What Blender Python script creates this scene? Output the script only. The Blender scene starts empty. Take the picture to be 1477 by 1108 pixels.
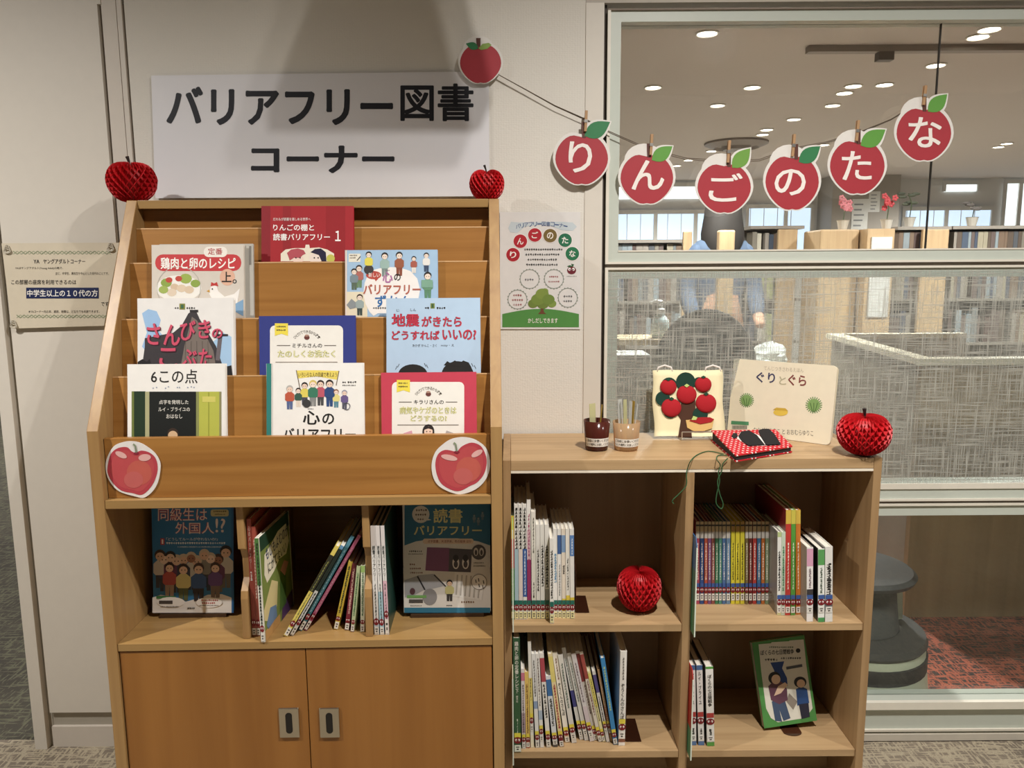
import bpy, math, random
from mathutils import Vector, Matrix
S = bpy.context.scene
COL = S.collection
rnd = random.Random(7)

# ------------------------------------------------------------------ camera, sky, lamps, exposure
W, H, F = 1477, 1108, 1105.0
PIT, ROL = math.radians(8.33), math.radians(0.38)
CAM = Vector((0, -2.095, 1.37))
fw = Vector((0, math.cos(PIT), -math.sin(PIT)))
u0 = Vector((0, math.sin(PIT), math.cos(PIT)))
rt = math.cos(ROL) * Vector((1, 0, 0)) - math.sin(ROL) * u0
up = math.sin(ROL) * Vector((1, 0, 0)) + math.cos(ROL) * u0
cd = bpy.data.cameras.new('camera'); cd.sensor_fit = 'HORIZONTAL'; cd.sensor_width = 36; cd.lens = 36 * F / W
cd.clip_start = 0.05; cd.clip_end = 100
co = bpy.data.objects.new('camera', cd); COL.objects.link(co)
co.matrix_world = Matrix(((rt.x, up.x, -fw.x, CAM.x), (rt.y, up.y, -fw.y, CAM.y), (rt.z, up.z, -fw.z, CAM.z), (0, 0, 0, 1)))
S.camera = co
S.view_settings.view_transform = 'Standard'; S.view_settings.look = 'None'
S.view_settings.exposure = 0.0; S.view_settings.gamma = 1.0; S.view_settings.use_curve_mapping = False
wd = bpy.data.worlds.new('daylight'); S.world = wd; wd.use_nodes = True
wd.node_tree.nodes['Background'].inputs[0].default_value = (1.0, 0.965, 0.92, 1)
wd.node_tree.nodes['Background'].inputs[1].default_value = 0.055

def lamp(name, loc, power, spot=True, size=0.016, col=(1.0, 0.962, 0.915), ang=118, aim=None):
    l = bpy.data.lights.new(name, 'SPOT' if spot else 'POINT'); l.energy = power; l.color = col; l.shadow_soft_size = size
    if spot: l.spot_size = math.radians(ang); l.spot_blend = 1.0
    o = bpy.data.objects.new(name, l); COL.objects.link(o); o.location = loc
    if aim is not None: o.rotation_euler = (Vector(aim) - Vector(loc)).to_track_quat('-Z', 'Y').to_euler()
    return o
LAMPX, LAMPY, LAMPZ = 0.55, -1.4, 2.70
for x, y, pw in ((-1.9, LAMPY, 232), (LAMPX, LAMPY, 148), (LAMPX, LAMPY + 0.14, 70), (2.1, LAMPY, 115)):
    lamp('ceiling_spot_lamp', (x, y, LAMPZ), pw, aim=(x, y + 0.02, 0), ang=156)
for x, y in ((1.2, 2.6), (3.6, 2.6), (1.8, 5.5), (5.0, 5.5), (2.4, 8.2), (6.0, 8.2), (-2.8, 4.6)):  # light of the ceiling downlights; last one added to brighten the corridor floor
    lamp('library_and_fill_lamp', (x, y, 2.68), 520, size=0.12, ang=165, aim=(x, y, 0), col=(1.0, 0.96, 0.92))

# ------------------------------------------------------------------ maths helpers
def ray(px, py): return (fw + rt * ((px - W / 2) / F) - up * ((py - H / 2) / F)).normalized()
def hit(px, py, M=None, axis=1, val=0.0):
    """point where the sight line through a photo pixel meets a plane of the frame M (in that frame's coordinates)"""
    o, d = CAM, ray(px, py)
    if M is not None:
        I = M.inverted(); o = I @ CAM; d = I.to_3x3() @ d
    return o + d * ((val - o[axis]) / d[axis])
def at(px, py, y=0.0): return hit(px, py, None, 1, y)
def atz(px, py, z): return hit(px, py, None, 2, z)
def T(*a): return Matrix.Translation(Vector(a))
def RZ(d): return Matrix.Rotation(math.radians(d), 4, 'Z')
def RX(d): return Matrix.Rotation(math.radians(d), 4, 'X')
def RY(d): return Matrix.Rotation(math.radians(d), 4, 'Y')
def frame3(BL, BR, TL):
    """frame with x along the bottom edge, z up the face, y away from the viewer; origin mid bottom"""
    u = (BR - BL).normalized(); v = TL - BL; v = (v - u * v.dot(u)).normalized(); n = v.cross(u)
    o = (BL + BR) / 2
    return Matrix(((u.x, n.x, v.x, o.x), (u.y, n.y, v.y, o.y), (u.z, n.z, v.z, o.z), (0, 0, 0, 1)))

# ------------------------------------------------------------------ materials
def lin(c):
    c /= 255.0
    return c / 12.92 if c <= 0.04045 else ((c + 0.055) / 1.055) ** 2.4
def rgb(h):
    if isinstance(h, str): return tuple(lin(int(h[i:i + 2], 16)) for i in (0, 2, 4)) + (1,)
    return tuple(lin(v) for v in h) + (1,)
MC = {}
def newmat(name):
    m = bpy.data.materials.new(name); m.use_nodes = True; nt = m.node_tree
    return m, nt, nt.nodes['Principled BSDF']
def nd(nt, t, **k):
    n = nt.nodes.new(t)
    for a, b in k.items():
        if a.startswith('i_'): n.inputs[a[2:].replace('_', ' ')].default_value = b
        else: setattr(n, a, b)
    return n
def P(h, rough=0.55, metal=0.0, vary=0.02, scale=40.0):
    """plain coloured material with a faint procedural unevenness"""
    k = (h, rough, metal)
    if k in MC: return MC[k]
    m, nt, b = newmat('tone_' + str(h))
    c = rgb(h)
    tc = nd(nt, 'ShaderNodeTexCoord'); n = nd(nt, 'ShaderNodeTexNoise'); n.inputs['Scale'].default_value = scale
    nt.links.new(tc.outputs['Object'], n.inputs['Vector'])
    r = nd(nt, 'ShaderNodeValToRGB')
    r.color_ramp.elements[0].color = tuple(v * (1 - vary) for v in c[:3]) + (1,); r.color_ramp.elements[0].position = 0.3
    r.color_ramp.elements[1].color = tuple(min(1, v * (1 + vary)) for v in c[:3]) + (1,); r.color_ramp.elements[1].position = 0.7
    nt.links.new(n.outputs['Fac'], r.inputs['Fac']); nt.links.new(r.outputs['Color'], b.inputs['Base Color'])
    b.inputs['Roughness'].default_value = rough; b.inputs['Metallic'].default_value = metal
    MC[k] = m; return m
def wood(name, c0, c1, axis='X', rough=0.45, scale=1.0, bump=0.03):
    m, nt, b = newmat(name)
    tc = nd(nt, 'ShaderNodeTexCoord'); mp = nd(nt, 'ShaderNodeMapping')
    long, cross = 1.6 * scale, 42 * scale
    mp.inputs['Scale'].default_value = {'X': (long, cross, cross), 'Y': (cross, long, cross), 'Z': (cross, cross, long)}[axis]
    nt.links.new(tc.outputs['Object'], mp.inputs['Vector'])
    n = nd(nt, 'ShaderNodeTexNoise'); n.inputs['Scale'].default_value = 1.0; n.inputs['Detail'].default_value = 5; n.inputs['Distortion'].default_value = 0.6
    nt.links.new(mp.outputs['Vector'], n.inputs['Vector'])
    r = nd(nt, 'ShaderNodeValToRGB'); e = r.color_ramp.elements
    e[0].position = 0.3; e[0].color = rgb(c0); e[1].position = 0.72; e[1].color = rgb(c1)
    nt.links.new(n.outputs['Fac'], r.inputs['Fac']); nt.links.new(r.outputs['Color'], b.inputs['Base Color'])
    bp = nd(nt, 'ShaderNodeBump'); bp.inputs['Strength'].default_value = bump; bp.inputs['Distance'].default_value = 0.002
    nt.links.new(n.outputs['Fac'], bp.inputs['Height']); nt.links.new(bp.outputs['Normal'], b.inputs['Normal'])
    b.inputs['Roughness'].default_value = rough
    return m
def wallpaper():
    m, nt, b = newmat('embossed_wallpaper')
    tc = nd(nt, 'ShaderNodeTexCoord'); mp = nd(nt, 'ShaderNodeMapping'); mp.inputs['Scale'].default_value = (150, 150, 210)
    nt.links.new(tc.outputs['Object'], mp.inputs['Vector'])
    v = nd(nt, 'ShaderNodeTexVoronoi'); v.inputs['Scale'].default_value = 1.0; v.inputs['Randomness'].default_value = 0.35
    nt.links.new(mp.outputs['Vector'], v.inputs['Vector'])
    bp = nd(nt, 'ShaderNodeBump'); bp.inputs['Strength'].default_value = 0.35; bp.inputs['Distance'].default_value = 0.002
    nt.links.new(v.outputs['Distance'], bp.inputs['Height']); nt.links.new(bp.outputs['Normal'], b.inputs['Normal'])
    b.inputs['Base Color'].default_value = rgb('DFDAD0'); b.inputs['Roughness'].default_value = 0.8
    return m
def carpet(name, dark, mid, light, ang=0, scale=1.0, thr=0.56, gain=1.25):
    m, nt, b = newmat(name)
    tc = nd(nt, 'ShaderNodeTexCoord')
    def streak(sc, rot):
        mp = nd(nt, 'ShaderNodeMapping'); mp.inputs['Scale'].default_value = sc; mp.inputs['Rotation'].default_value = (0, 0, math.radians(rot))
        nt.links.new(tc.outputs['Object'], mp.inputs['Vector'])
        n = nd(nt, 'ShaderNodeTexNoise'); n.inputs['Scale'].default_value = scale; n.inputs['Detail'].default_value = 3
        nt.links.new(mp.outputs['Vector'], n.inputs['Vector'])
        r = nd(nt, 'ShaderNodeValToRGB'); r.color_ramp.elements[0].position = thr; r.color_ramp.elements[1].position = thr + 0.06
        nt.links.new(n.outputs['Fac'], r.inputs['Fac']); return r
    a = streak((14, 130, 10), ang); c = streak((120, 22, 10), ang + 28)
    mx = nd(nt, 'ShaderNodeMath', operation='MAXIMUM'); nt.links.new(a.outputs['Color'], mx.inputs[0]); nt.links.new(c.outputs['Color'], mx.inputs[1])
    big = nd(nt, 'ShaderNodeTexNoise'); big.inputs['Scale'].default_value = 3.0; nt.links.new(tc.outputs['Object'], big.inputs['Vector'])
    br = nd(nt, 'ShaderNodeValToRGB'); br.color_ramp.elements[0].color = rgb(dark); br.color_ramp.elements[1].color = rgb(mid)
    br.color_ramp.elements[0].position = 0.42; br.color_ramp.elements[1].position = 0.6
    nt.links.new(big.outputs['Fac'], br.inputs['Fac'])
    fine = nd(nt, 'ShaderNodeTexNoise'); fine.inputs['Scale'].default_value = 350; nt.links.new(tc.outputs['Object'], fine.inputs['Vector'])
    mul = nd(nt, 'ShaderNodeMath', operation='MULTIPLY'); nt.links.new(mx.outputs[0], mul.inputs[0]); nt.links.new(fine.outputs['Fac'], mul.inputs[1])
    mix = nd(nt, 'ShaderNodeMix', data_type='RGBA'); nt.links.new(mul.outputs[0], mix.inputs['Factor'])
    nt.links.new(br.outputs['Color'], mix.inputs[6]); mix.inputs[7].default_value = rgb(light)
    mul.use_clamp = True
    m2 = nd(nt, 'ShaderNodeMath', operation='MULTIPLY'); m2.inputs[1].default_value = gain; m2.use_clamp = True
    nt.links.new(mul.outputs[0], m2.inputs[0]); nt.links.new(m2.outputs[0], mix.inputs['Factor'])
    nt.links.new(mix.outputs[2], b.inputs['Base Color']); b.inputs['Roughness'].default_value = 0.95
    bp = nd(nt, 'ShaderNodeBump'); bp.inputs['Strength'].default_value = 0.4; bp.inputs['Distance'].default_value = 0.004
    nt.links.new(fine.outputs['Fac'], bp.inputs['Height']); nt.links.new(bp.outputs['Normal'], b.inputs['Normal'])
    return m
def glass(name, tint=(0.93, 0.95, 0.94), refl=0.05):
    m, nt, b = newmat(name); out = nt.nodes['Material Output']; nt.nodes.remove(b)
    t = nd(nt, 'ShaderNodeBsdfTransparent'); t.inputs[0].default_value = tint + (1,)
    g = nd(nt, 'ShaderNodeBsdfGlossy'); g.inputs['Roughness'].default_value = 0.02
    x = nd(nt, 'ShaderNodeMixShader'); x.inputs[0].default_value = refl
    nt.links.new(t.outputs[0], x.inputs[1]); nt.links.new(g.outputs[0], x.inputs[2]); nt.links.new(x.outputs[0], out.inputs[0])
    return m
def clear_plastic(name, tint, dens=0.5):
    m, nt, b = newmat(name); out = nt.nodes['Material Output']
    b.inputs['Base Color'].default_value = rgb(tint); b.inputs['Roughness'].default_value = 0.15
    t = nd(nt, 'ShaderNodeBsdfTransparent'); t.inputs[0].default_value = rgb(tint)
    x = nd(nt, 'ShaderNodeMixShader'); x.inputs[0].default_value = dens
    nt.links.new(t.outputs[0], x.inputs[1]); nt.links.new(b.outputs[0], x.inputs[2]); nt.links.new(x.outputs[0], out.inputs[0])
    return m
def linen_film():
    m, nt, b = newmat('linen_window_film'); out = nt.nodes['Material Output']
    b.inputs['Base Color'].default_value = rgb('C6C4BA'); b.inputs['Roughness'].default_value = 0.6
    tc = nd(nt, 'ShaderNodeTexCoord'); rs = []
    for sc in ((330, 1, 9), (9, 1, 330)):
        mp = nd(nt, 'ShaderNodeMapping'); mp.inputs['Scale'].default_value = sc; nt.links.new(tc.outputs['Object'], mp.inputs['Vector'])
        n = nd(nt, 'ShaderNodeTexNoise'); n.inputs['Scale'].default_value = 1.0; n.inputs['Detail'].default_value = 2.5
        nt.links.new(mp.outputs['Vector'], n.inputs['Vector'])
        r = nd(nt, 'ShaderNodeValToRGB'); r.color_ramp.elements[0].position = 0.47; r.color_ramp.elements[1].position = 0.75
        r.color_ramp.elements[0].color = (0.1, 0.1, 0.1, 1); r.color_ramp.elements[1].color = (0.8, 0.8, 0.8, 1)
        nt.links.new(n.outputs['Fac'], r.inputs['Fac']); rs.append(r)
    mx = nd(nt, 'ShaderNodeMath', operation='MAXIMUM'); nt.links.new(rs[0].outputs['Color'], mx.inputs[0]); nt.links.new(rs[1].outputs['Color'], mx.inputs[1])
    t = nd(nt, 'ShaderNodeBsdfTransparent'); t.inputs[0].default_value = (0.92, 0.94, 0.94, 1)
    x = nd(nt, 'ShaderNodeMixShader'); nt.links.new(mx.outputs[0], x.inputs[0])
    nt.links.new(t.outputs[0], x.inputs[1]); nt.links.new(b.outputs[0], x.inputs[2]); nt.links.new(x.outputs[0], out.inputs[0])
    return m
def emit(name, h, st):
    m, nt, b = newmat(name)
    b.inputs['Base Color'].default_value = rgb(h); b.inputs['Emission Color'].default_value = rgb(h); b.inputs['Emission Strength'].default_value = st
    return m
def polka():
    m, nt, b = newmat('red_polka_dot_cloth')
    tc = nd(nt, 'ShaderNodeTexCoord'); mp = nd(nt, 'ShaderNodeMapping'); mp.inputs['Scale'].default_value = (85, 62, 62); mp.inputs['Rotation'].default_value = (0, 0, math.radians(12))
    nt.links.new(tc.outputs['Object'], mp.inputs['Vector'])
    fr = nd(nt, 'ShaderNodeVectorMath', operation='FRACTION'); nt.links.new(mp.outputs['Vector'], fr.inputs[0])
    sb = nd(nt, 'ShaderNodeVectorMath', operation='SUBTRACT'); sb.inputs[1].default_value = (0.5, 0.5, 0.5); nt.links.new(fr.outputs[0], sb.inputs[0])
    ml = nd(nt, 'ShaderNodeVectorMath', operation='MULTIPLY'); ml.inputs[1].default_value = (1, 1, 0); nt.links.new(sb.outputs[0], ml.inputs[0])
    ln = nd(nt, 'ShaderNodeVectorMath', operation='LENGTH'); nt.links.new(ml.outputs[0], ln.inputs[0])
    lt = nd(nt, 'ShaderNodeMath', operation='LESS_THAN'); lt.inputs[1].default_value = 0.2; nt.links.new(ln.outputs['Value'], lt.inputs[0])
    mix = nd(nt, 'ShaderNodeMix', data_type='RGBA'); nt.links.new(lt.outputs[0], mix.inputs['Factor'])
    mix.inputs[6].default_value = rgb('C0101F'); mix.inputs[7].default_value = rgb('F4E8E2')
    nt.links.new(mix.outputs[2], b.inputs['Base Color']); b.inputs['Roughness'].default_value = 0.9
    return m

# ------------------------------------------------------------------ mesh builder
class MB:
    def __init__(s): s.v = []; s.f = []; s.mi = []; s.mats = []; s.M = None
    def m(s, mat):
        if isinstance(mat, (str, tuple)): mat = P(mat)
        if mat not in s.mats: s.mats.append(mat)
        return s.mats.index(mat)
    def add(s, vs, fs, mat):
        b = len(s.v); i = s.m(mat)
        for p in vs:
            p = Vector(p); s.v.append(s.M @ p if s.M is not None else p)
        for f in fs: s.f.append([b + k for k in f]); s.mi.append(i)
        return s
    def box(s, x0, x1, y0, y1, z0, z1, mat):
        if x0 > x1: x0, x1 = x1, x0
        if y0 > y1: y0, y1 = y1, y0
        if z0 > z1: z0, z1 = z1, z0
        return s.add([(x0, y0, z0), (x1, y0, z0), (x1, y1, z0), (x0, y1, z0), (x0, y0, z1), (x1, y0, z1), (x1, y1, z1), (x0, y1, z1)],
              [(0, 3, 2, 1), (4, 5, 6, 7), (0, 1, 5, 4), (1, 2, 6, 5), (2, 3, 7, 6), (3, 0, 4, 7)], mat)
    def prism(s, pts, a0, a1, mat, axis=1):
        """outline pts (two coords) extruded along axis (1: pts are x,z ; 0: pts are y,z ; 2: pts are x,y)"""
        n = len(pts)
        def mk(p, a): return {1: (p[0], a, p[1]), 0: (a, p[0], p[1]), 2: (p[0], p[1], a)}[axis]
        vs = [mk(p, a0) for p in pts] + [mk(p, a1) for p in pts]
        fs = [list(range(n)), list(range(2 * n - 1, n - 1, -1))] + [(i, i + n, (i + 1) % n + n, (i + 1) % n) for i in range(n)]
        return s.add(vs, fs, mat)
    def tube(s, pts, r, mat, n=8, closed=False):
        pts = [Vector(p) for p in pts]; L = len(pts); vs = []; fs = []
        rr = r if isinstance(r, (list, tuple)) else [r] * L
        ref = Vector((0.31, 0.52, 0.79))
        for i, p in enumerate(pts):
            d = (pts[(i + 1) % L] - pts[i - 1]) if closed else (pts[min(i + 1, L - 1)] - pts[max(i - 1, 0)])
            d.normalize(); a = d.cross(ref)
            if a.length < 0.1: a = d.cross(Vector((1, 0, 0)))
            a.normalize(); b = d.cross(a); 
            for k in range(n):
                t = 2 * math.pi * k / n; vs.append(p + a * rr[i] * math.cos(t) + b * rr[i] * math.sin(t))
        for i in range(L if closed else L - 1):
            j = (i + 1) % L
            for k in range(n): fs.append((i * n + k, i * n + (k + 1) % n, j * n + (k + 1) % n, j * n + k))
        if not closed: fs.append(tuple(range(n - 1, -1, -1))); fs.append(tuple((L - 1) * n + k for k in range(n)))
        return s.add(vs, fs, mat)
    def lathe(s, prof, mat, n=24, c=(0, 0, 0), sx=1.0, sy=1.0):
        vs = []; fs = []; L = len(prof)
        for r, z in prof:
            for k in range(n):
                t = 2 * math.pi * k / n; vs.append((c[0] + r * sx * math.cos(t), c[1] + r * sy * math.sin(t), c[2] + z))
        for i in range(L - 1):
            for k in range(n): fs.append((i * n + k, i * n + (k + 1) % n, (i + 1) * n + (k + 1) % n, (i + 1) * n + k))
        fs.append(tuple(range(n - 1, -1, -1))); fs.append(tuple((L - 1) * n + k for k in range(n)))
        return s.add(vs, fs, mat)
    def ball(s, c, r, mat, n=16, m=10, sz=None):
        r3 = r if isinstance(r, (list, tuple)) else (r, r, r)
        vs = []; fs = []
        for i in range(m + 1):
            a = math.pi * i / m
            for k in range(n):
                t = 2 * math.pi * k / n
                vs.append((c[0] + r3[0] * math.sin(a) * math.cos(t), c[1] + r3[1] * math.sin(a) * math.sin(t), c[2] - r3[2] * math.cos(a)))
        for i in range(m):
            for k in range(n): fs.append((i * n + k, i * n + (k + 1) % n, (i + 1) * n + (k + 1) % n, (i + 1) * n + k))
        return s.add(vs, fs, mat)
    def build(s, name, parent=None, M=None, bevel=0.0, smooth=False):
        me = bpy.data.meshes.new(name)
        me.from_pydata([tuple(p) for p in s.v], [], s.f)
        for m in s.mats: me.materials.append(m)
        me.polygons.foreach_set('material_index', s.mi)
        if smooth: me.polygons.foreach_set('use_smooth', [True] * len(me.polygons))
        me.validate(); me.update()
        o = bpy.data.objects.new(name, me); COL.objects.link(o)
        if parent is not None: o.parent = parent
        if M is not None: o.matrix_local = M
        if bevel:
            b = o.modifiers.new('soft_edge', 'BEVEL'); b.width = bevel; b.segments = 2; b.limit_method = 'ANGLE'; b.angle_limit = math.radians(50)
        return o
def tag(o, label, cat, group=None):
    o['label'] = label; o['category'] = cat
    if group: o['group'] = group
    return o
def thing(name, label, cat, M=None, group=None):
    o = bpy.data.objects.new(name, None); COL.objects.link(o); o.empty_display_size = 0.03
    if M is not None: o.matrix_world = M
    return tag(o, label, cat, group)
def struct(o): o['kind'] = 'structure'; return o
def stuff(o): o['kind'] = 'stuff'; return o

# ------------------------------------------------------------------ lettering and flat printing
_tc = bpy.data.curves.new('lettering', 'FONT'); _to = bpy.data.objects.new('lettering', _tc); COL.objects.link(_to)
TXT = {}
def glyphs(s, bold=0.0, res=3):
    """flat lettering in a unit box; bold strokes are overprinted a little to all sides"""
    k = (s, bold, res)
    if k in TXT: return TXT[k]
    bold *= 0.62
    _tc.body = s; _tc.align_x = 'CENTER'; _tc.resolution_u = res; _tc.space_line = 0.98
    bpy.context.view_layer.update()
    dg = bpy.context.evaluated_depsgraph_get()
    me = bpy.data.meshes.new_from_object(_to.evaluated_get(dg))
    v0 = [(v.co.x, v.co.y) for v in me.vertices]; f0 = [tuple(p.vertices) for p in me.polygons]
    bpy.data.meshes.remove(me)
    vs, fs = [p + (0,) for p in v0], list(f0)
    if bold > 0.004:
        n = 8 if bold >= 0.018 else 4
        vs, fs = [], []
        for i in range(n):
            a = 2 * math.pi * (i + 0.5) / n; o = len(vs)
            vs += [(x + bold * math.cos(a), y + bold * math.sin(a), i) for x, y in v0]; fs += [tuple(q + o for q in f) for f in f0]
    if vs:
        x0 = min(v[0] for v in vs); x1 = max(v[0] for v in vs); y0 = min(v[1] for v in vs); y1 = max(v[1] for v in vs)
        vs = [((x - x0) / max(x1 - x0, 1e-6), (y - y0) / max(y1 - y0, 1e-6), k_ * 0.11) for x, y, k_ in vs]
    TXT[k] = (vs, fs); return TXT[k]
EPS = 0.00018
class Print:
    """ink on the flat front (local y = -off) of a thing whose frame is M; coordinates are photo pixels mapped onto that surface"""
    def __init__(s, mb, M, off=0.0, uv=None): s.mb = mb; s.M = M; s.off = off; s.uv = uv; s.n = 0
    def p(s, x, y, L):
        if s.uv: q = s.uv(x, y); return Vector((q[0], -s.off - L * EPS, q[1]))
        q = hit(x, y, s.M, 1, -s.off); return Vector((q.x, -s.off - L * EPS, q.z))
    def poly(s, pts, h, L=1):
        s.n = (s.n + 1) % 10; L = L + 0.09 * s.n
        s.mb.add([s.p(x, y, L) for x, y in pts], [list(range(len(pts)))], h); return s
    def rect(s, x0, y0, x1, y1, h, L=1): return s.poly([(x0, y1), (x1, y1), (x1, y0), (x0, y0)], h, L)
    def rrect(s, x0, y0, x1, y1, r, h, L=1):
        pts = []
        for cx, cy, a in ((x1 - r, y0 + r, -90), (x1 - r, y1 - r, 0), (x0 + r, y1 - r, 90), (x0 + r, y0 + r, 180)):
            for k in range(5):
                t = math.radians(a + k * 22.5); pts.append((cx + r * math.cos(t), cy + r * math.sin(t)))
        return s.poly(pts[::-1], h, L)
    def ell(s, cx, cy, rx, ry=None, h='000000', L=1, n=20, a0=0, a1=360, rot=0):
        ry = rx if ry is None else ry; pts = []
        m = n if a1 - a0 >= 360 else n + 1
        c, q = math.cos(math.radians(rot)), math.sin(math.radians(rot))
        for k in range(m):
            t = math.radians(a0 + (a1 - a0) * k / n); ex, ey = rx * math.cos(t), ry * math.sin(t)
            pts.append((cx + ex * c - ey * q, cy + ex * q + ey * c))
        return s.poly(pts[::-1], h, L)
    def ring(s, cx, cy, r, w, h, L=1, n=24, a0=0, a1=360):
        for k in range(n):
            a, b = (math.radians(a0 + (a1 - a0) * (k + j) / n) for j in (0, 1))
            s.poly([(cx + q * math.cos(t), cy + q * math.sin(t)) for q, t in ((r, b), (r + w, b), (r + w, a), (r, a))], h, L)
        return s
    def line(s, x0, y0, x1, y1, w, h, L=1):
        d = math.hypot(x1 - x0, y1 - y0) or 1; nx, ny = -(y1 - y0) / d * w / 2, (x1 - x0) / d * w / 2
        return s.poly([(x0 + nx, y0 + ny), (x1 + nx, y1 + ny), (x1 - nx, y1 - ny), (x0 - nx, y0 - ny)], h, L)
    def text(s, t, x0, y0, x1, y1, h, L=2, bold=0.02, slant=0.0, rise=0.0, res=3, vert=False, turn=False):
        """text fitted into the pixel box; rise = how far (px) the right end sits above the left"""
        if vert: t = '\n'.join(t.replace('ー', '｜'))
        vs, fs = glyphs(t, bold, res)
        if turn: q = [(x0 + (x1 - x0) * v, y0 + (y1 - y0) * u) for u, v, k in vs]
        else: q = [(x0 + (x1 - x0) * u + slant * v, y1 + (y0 - y1) * v - rise * u) for u, v, k in vs]
        s.mb.add([s.p(x, y, L + vs[i][2]) for i, (x, y) in enumerate(q)], fs, h); return s
    def arc_text(s, t, cx, cy, r, a0, a1, size, h, L=2, bold=0.02):
        n = len(t)
        for i, ch in enumerate(t):
            a = math.radians(a0 + (a1 - a0) * (i + 0.5) / n); vs, fs = glyphs(ch, bold, 2)
            k = 0.25 if ch in 'ー' else 1.0
            c, q = math.cos(a + math.pi / 2), math.sin(a + math.pi / 2); X, Y = cx + r * math.cos(a), cy + r * math.sin(a)
            pts = []
            for u, v, kk in vs:
                ex, ey = (u - 0.5) * size * 0.9, -(v - 0.5) * size * k
                pts.append((X + ex * c - ey * q, Y + ex * q + ey * c, kk))
            s.mb.add([s.p(x, y, L + kk) for x, y, kk in pts], fs, h)
        return s
    def ticks(s, x0, y0, x1, y1, h, L=2, pitch=None, vert=False, seed=1):
        """print too small to read: a run of tiny strokes"""
        R = random.Random(seed + int(x0 * 7 + y0 * 3))
        if vert:
            w = x1 - x0; y = y0; st = pitch or w * 1.15
            while y < y1 - st * 0.3:
                s.rect(x0 + R.random() * w * 0.2, y, x1 - R.random() * w * 0.2, y + st * 0.2, h, L)
                s.rect(x0 + w * (0.2 + 0.5 * R.random()), y, x0 + w * (0.75 + 0.2 * R.random()), y + st * 0.8, h, L); y += st
        else:
            w = y1 - y0; x = x0; st = pitch or w * 1.1
            while x < x1 - st * 0.3:
                s.rect(x, y0 + R.random() * w * 0.5, x + st * 0.75, y0 + w * 0.6 + R.random() * w * 0.15, h, L)
                s.rect(x + st * (0.15 + 0.3 * R.random()), y0, x + st * 0.55, y1, h, L); x += st
        return s
    def figure(s, cx, top, hh, hair, skin, cloth, legs, L=2, w=1.0, face=True):
        r = hh * 0.13
        s.poly([(cx - r * 1.0 * w, top + 2 * r + hh * 0.38), (cx - r * 0.9 * w, top + hh), (cx - r * 0.1 * w, top + hh), (cx, top + hh * 0.68), (cx + r * 0.1 * w, top + hh), (cx + r * 0.9 * w, top + hh), (cx + r * 1.0 * w, top + 2 * r + hh * 0.38)], legs, L)
        s.poly([(cx - r * 0.6 * w, top + 2 * r), (cx - r * 1.5 * w, top + 2 * r + hh * 0.1), (cx - r * 1.5 * w, top + hh * 0.6), (cx - r * 1.0 * w, top + hh * 0.66), (cx + r * 1.0 * w, top + hh * 0.66), (cx + r * 1.5 * w, top + hh * 0.6), (cx + r * 1.5 * w, top + 2 * r + hh * 0.1), (cx + r * 0.6 * w, top + 2 * r)], cloth, L + 1)
        s.ell(cx, top + r * 0.9, r * 1.12, r * 1.1, hair, L + 2, 12)
        s.ell(cx, top + r * 1.25, r * 0.9, r * 0.85, skin, L + 3, 12)
        if face:
            for q in (-1, 1): s.ell(cx + q * r * 0.35, top + r * 1.2, r * 0.12, r * 0.14, '202020', L + 4, 6)
        return s
    def apple_mark(s, cx, cy, r, L=2, red='7E0F1C'):
        s.ell(cx, cy, r * 1.15, r, red, L, 14)
        for q in (-1, 1):
            s.ell(cx + q * r * 0.48, cy - r * 0.05, r * 0.34, r * 0.42, 'F6EFEA', L + 1, 10)
            s.ell(cx + q * r * 0.36, cy + r * 0.02, r * 0.14, r * 0.2, red, L + 2, 8)
        return s
    def apple(s, cx, cy, rx, ry, h, L=1, k=1.0):
        s.poly(apple_outline(cx, cy, rx * k, ry * k), h, L); return s
def apple_outline(cx, cy, rx, ry, n=40):
    """outline of an apple in pixels (y down): broad shoulders, dip at the stem, two lobes below"""
    pts = []
    for i in range(n):
        t = 2 * math.pi * i / n; x, y = math.sin(t), math.cos(t)          # y up
        r = 1.0
        r -= 0.16 * math.exp(-(x / 0.28) ** 2) * (y > 0)                    # dip at top
        r -= 0.06 * math.exp(-(x / 0.16) ** 2) * (y < 0)                    # notch below
        wx = 1.0 - 0.16 * max(0, -y) ** 1.5
        pts.append((cx + rx * x * r * wx, cy - ry * y * r))
    return pts[::-1]
ORD = 'first second third fourth fifth sixth seventh eighth ninth tenth eleventh twelfth thirteenth fourteenth fifteenth sixteenth seventeenth eighteenth nineteenth twentieth'.split()

# ------------------------------------------------------------------ setting: floors, walls, ceiling
WALLP = wallpaper()
CREAM = P('D9D2C6', 0.5, vary=0.01); CREAM2 = P('D3CABE', 0.5, vary=0.01); GREY = P('A9A294', 0.6); DARK = P('4A4038', 0.7)
FRM = P('C4CABF', 0.4, vary=0.01); BEAD = P('E2DCCE', 0.4); GROOVE = P('877A6E', 0.7)
def slab(name, x0, x1, y0, y1, z0, z1, mat, bevel=0): 
    return struct(MB().box(x0, x1, y0, y1, z0, z1, mat).build(name, bevel=bevel))
slab('floor', -4, 4, -4.2, 0.03, -0.12, -0.012, carpet('grey_beige_carpet', '756B5E', '877C6D', 'C4B89E', 0, 1.0, 0.50))
slab('floor_reading_area', -1.0, 10, 1.9, 10.4, -0.12, -0.012, P('9E978C', 0.9))
slab('floor_library', -1.0, 10, 0.03, 1.9, -0.12, -0.012, carpet('red_brown_carpet', '2E2726', '44302C', 'AE5C44', 0, 1.0, 0.50, 1.8))
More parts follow.
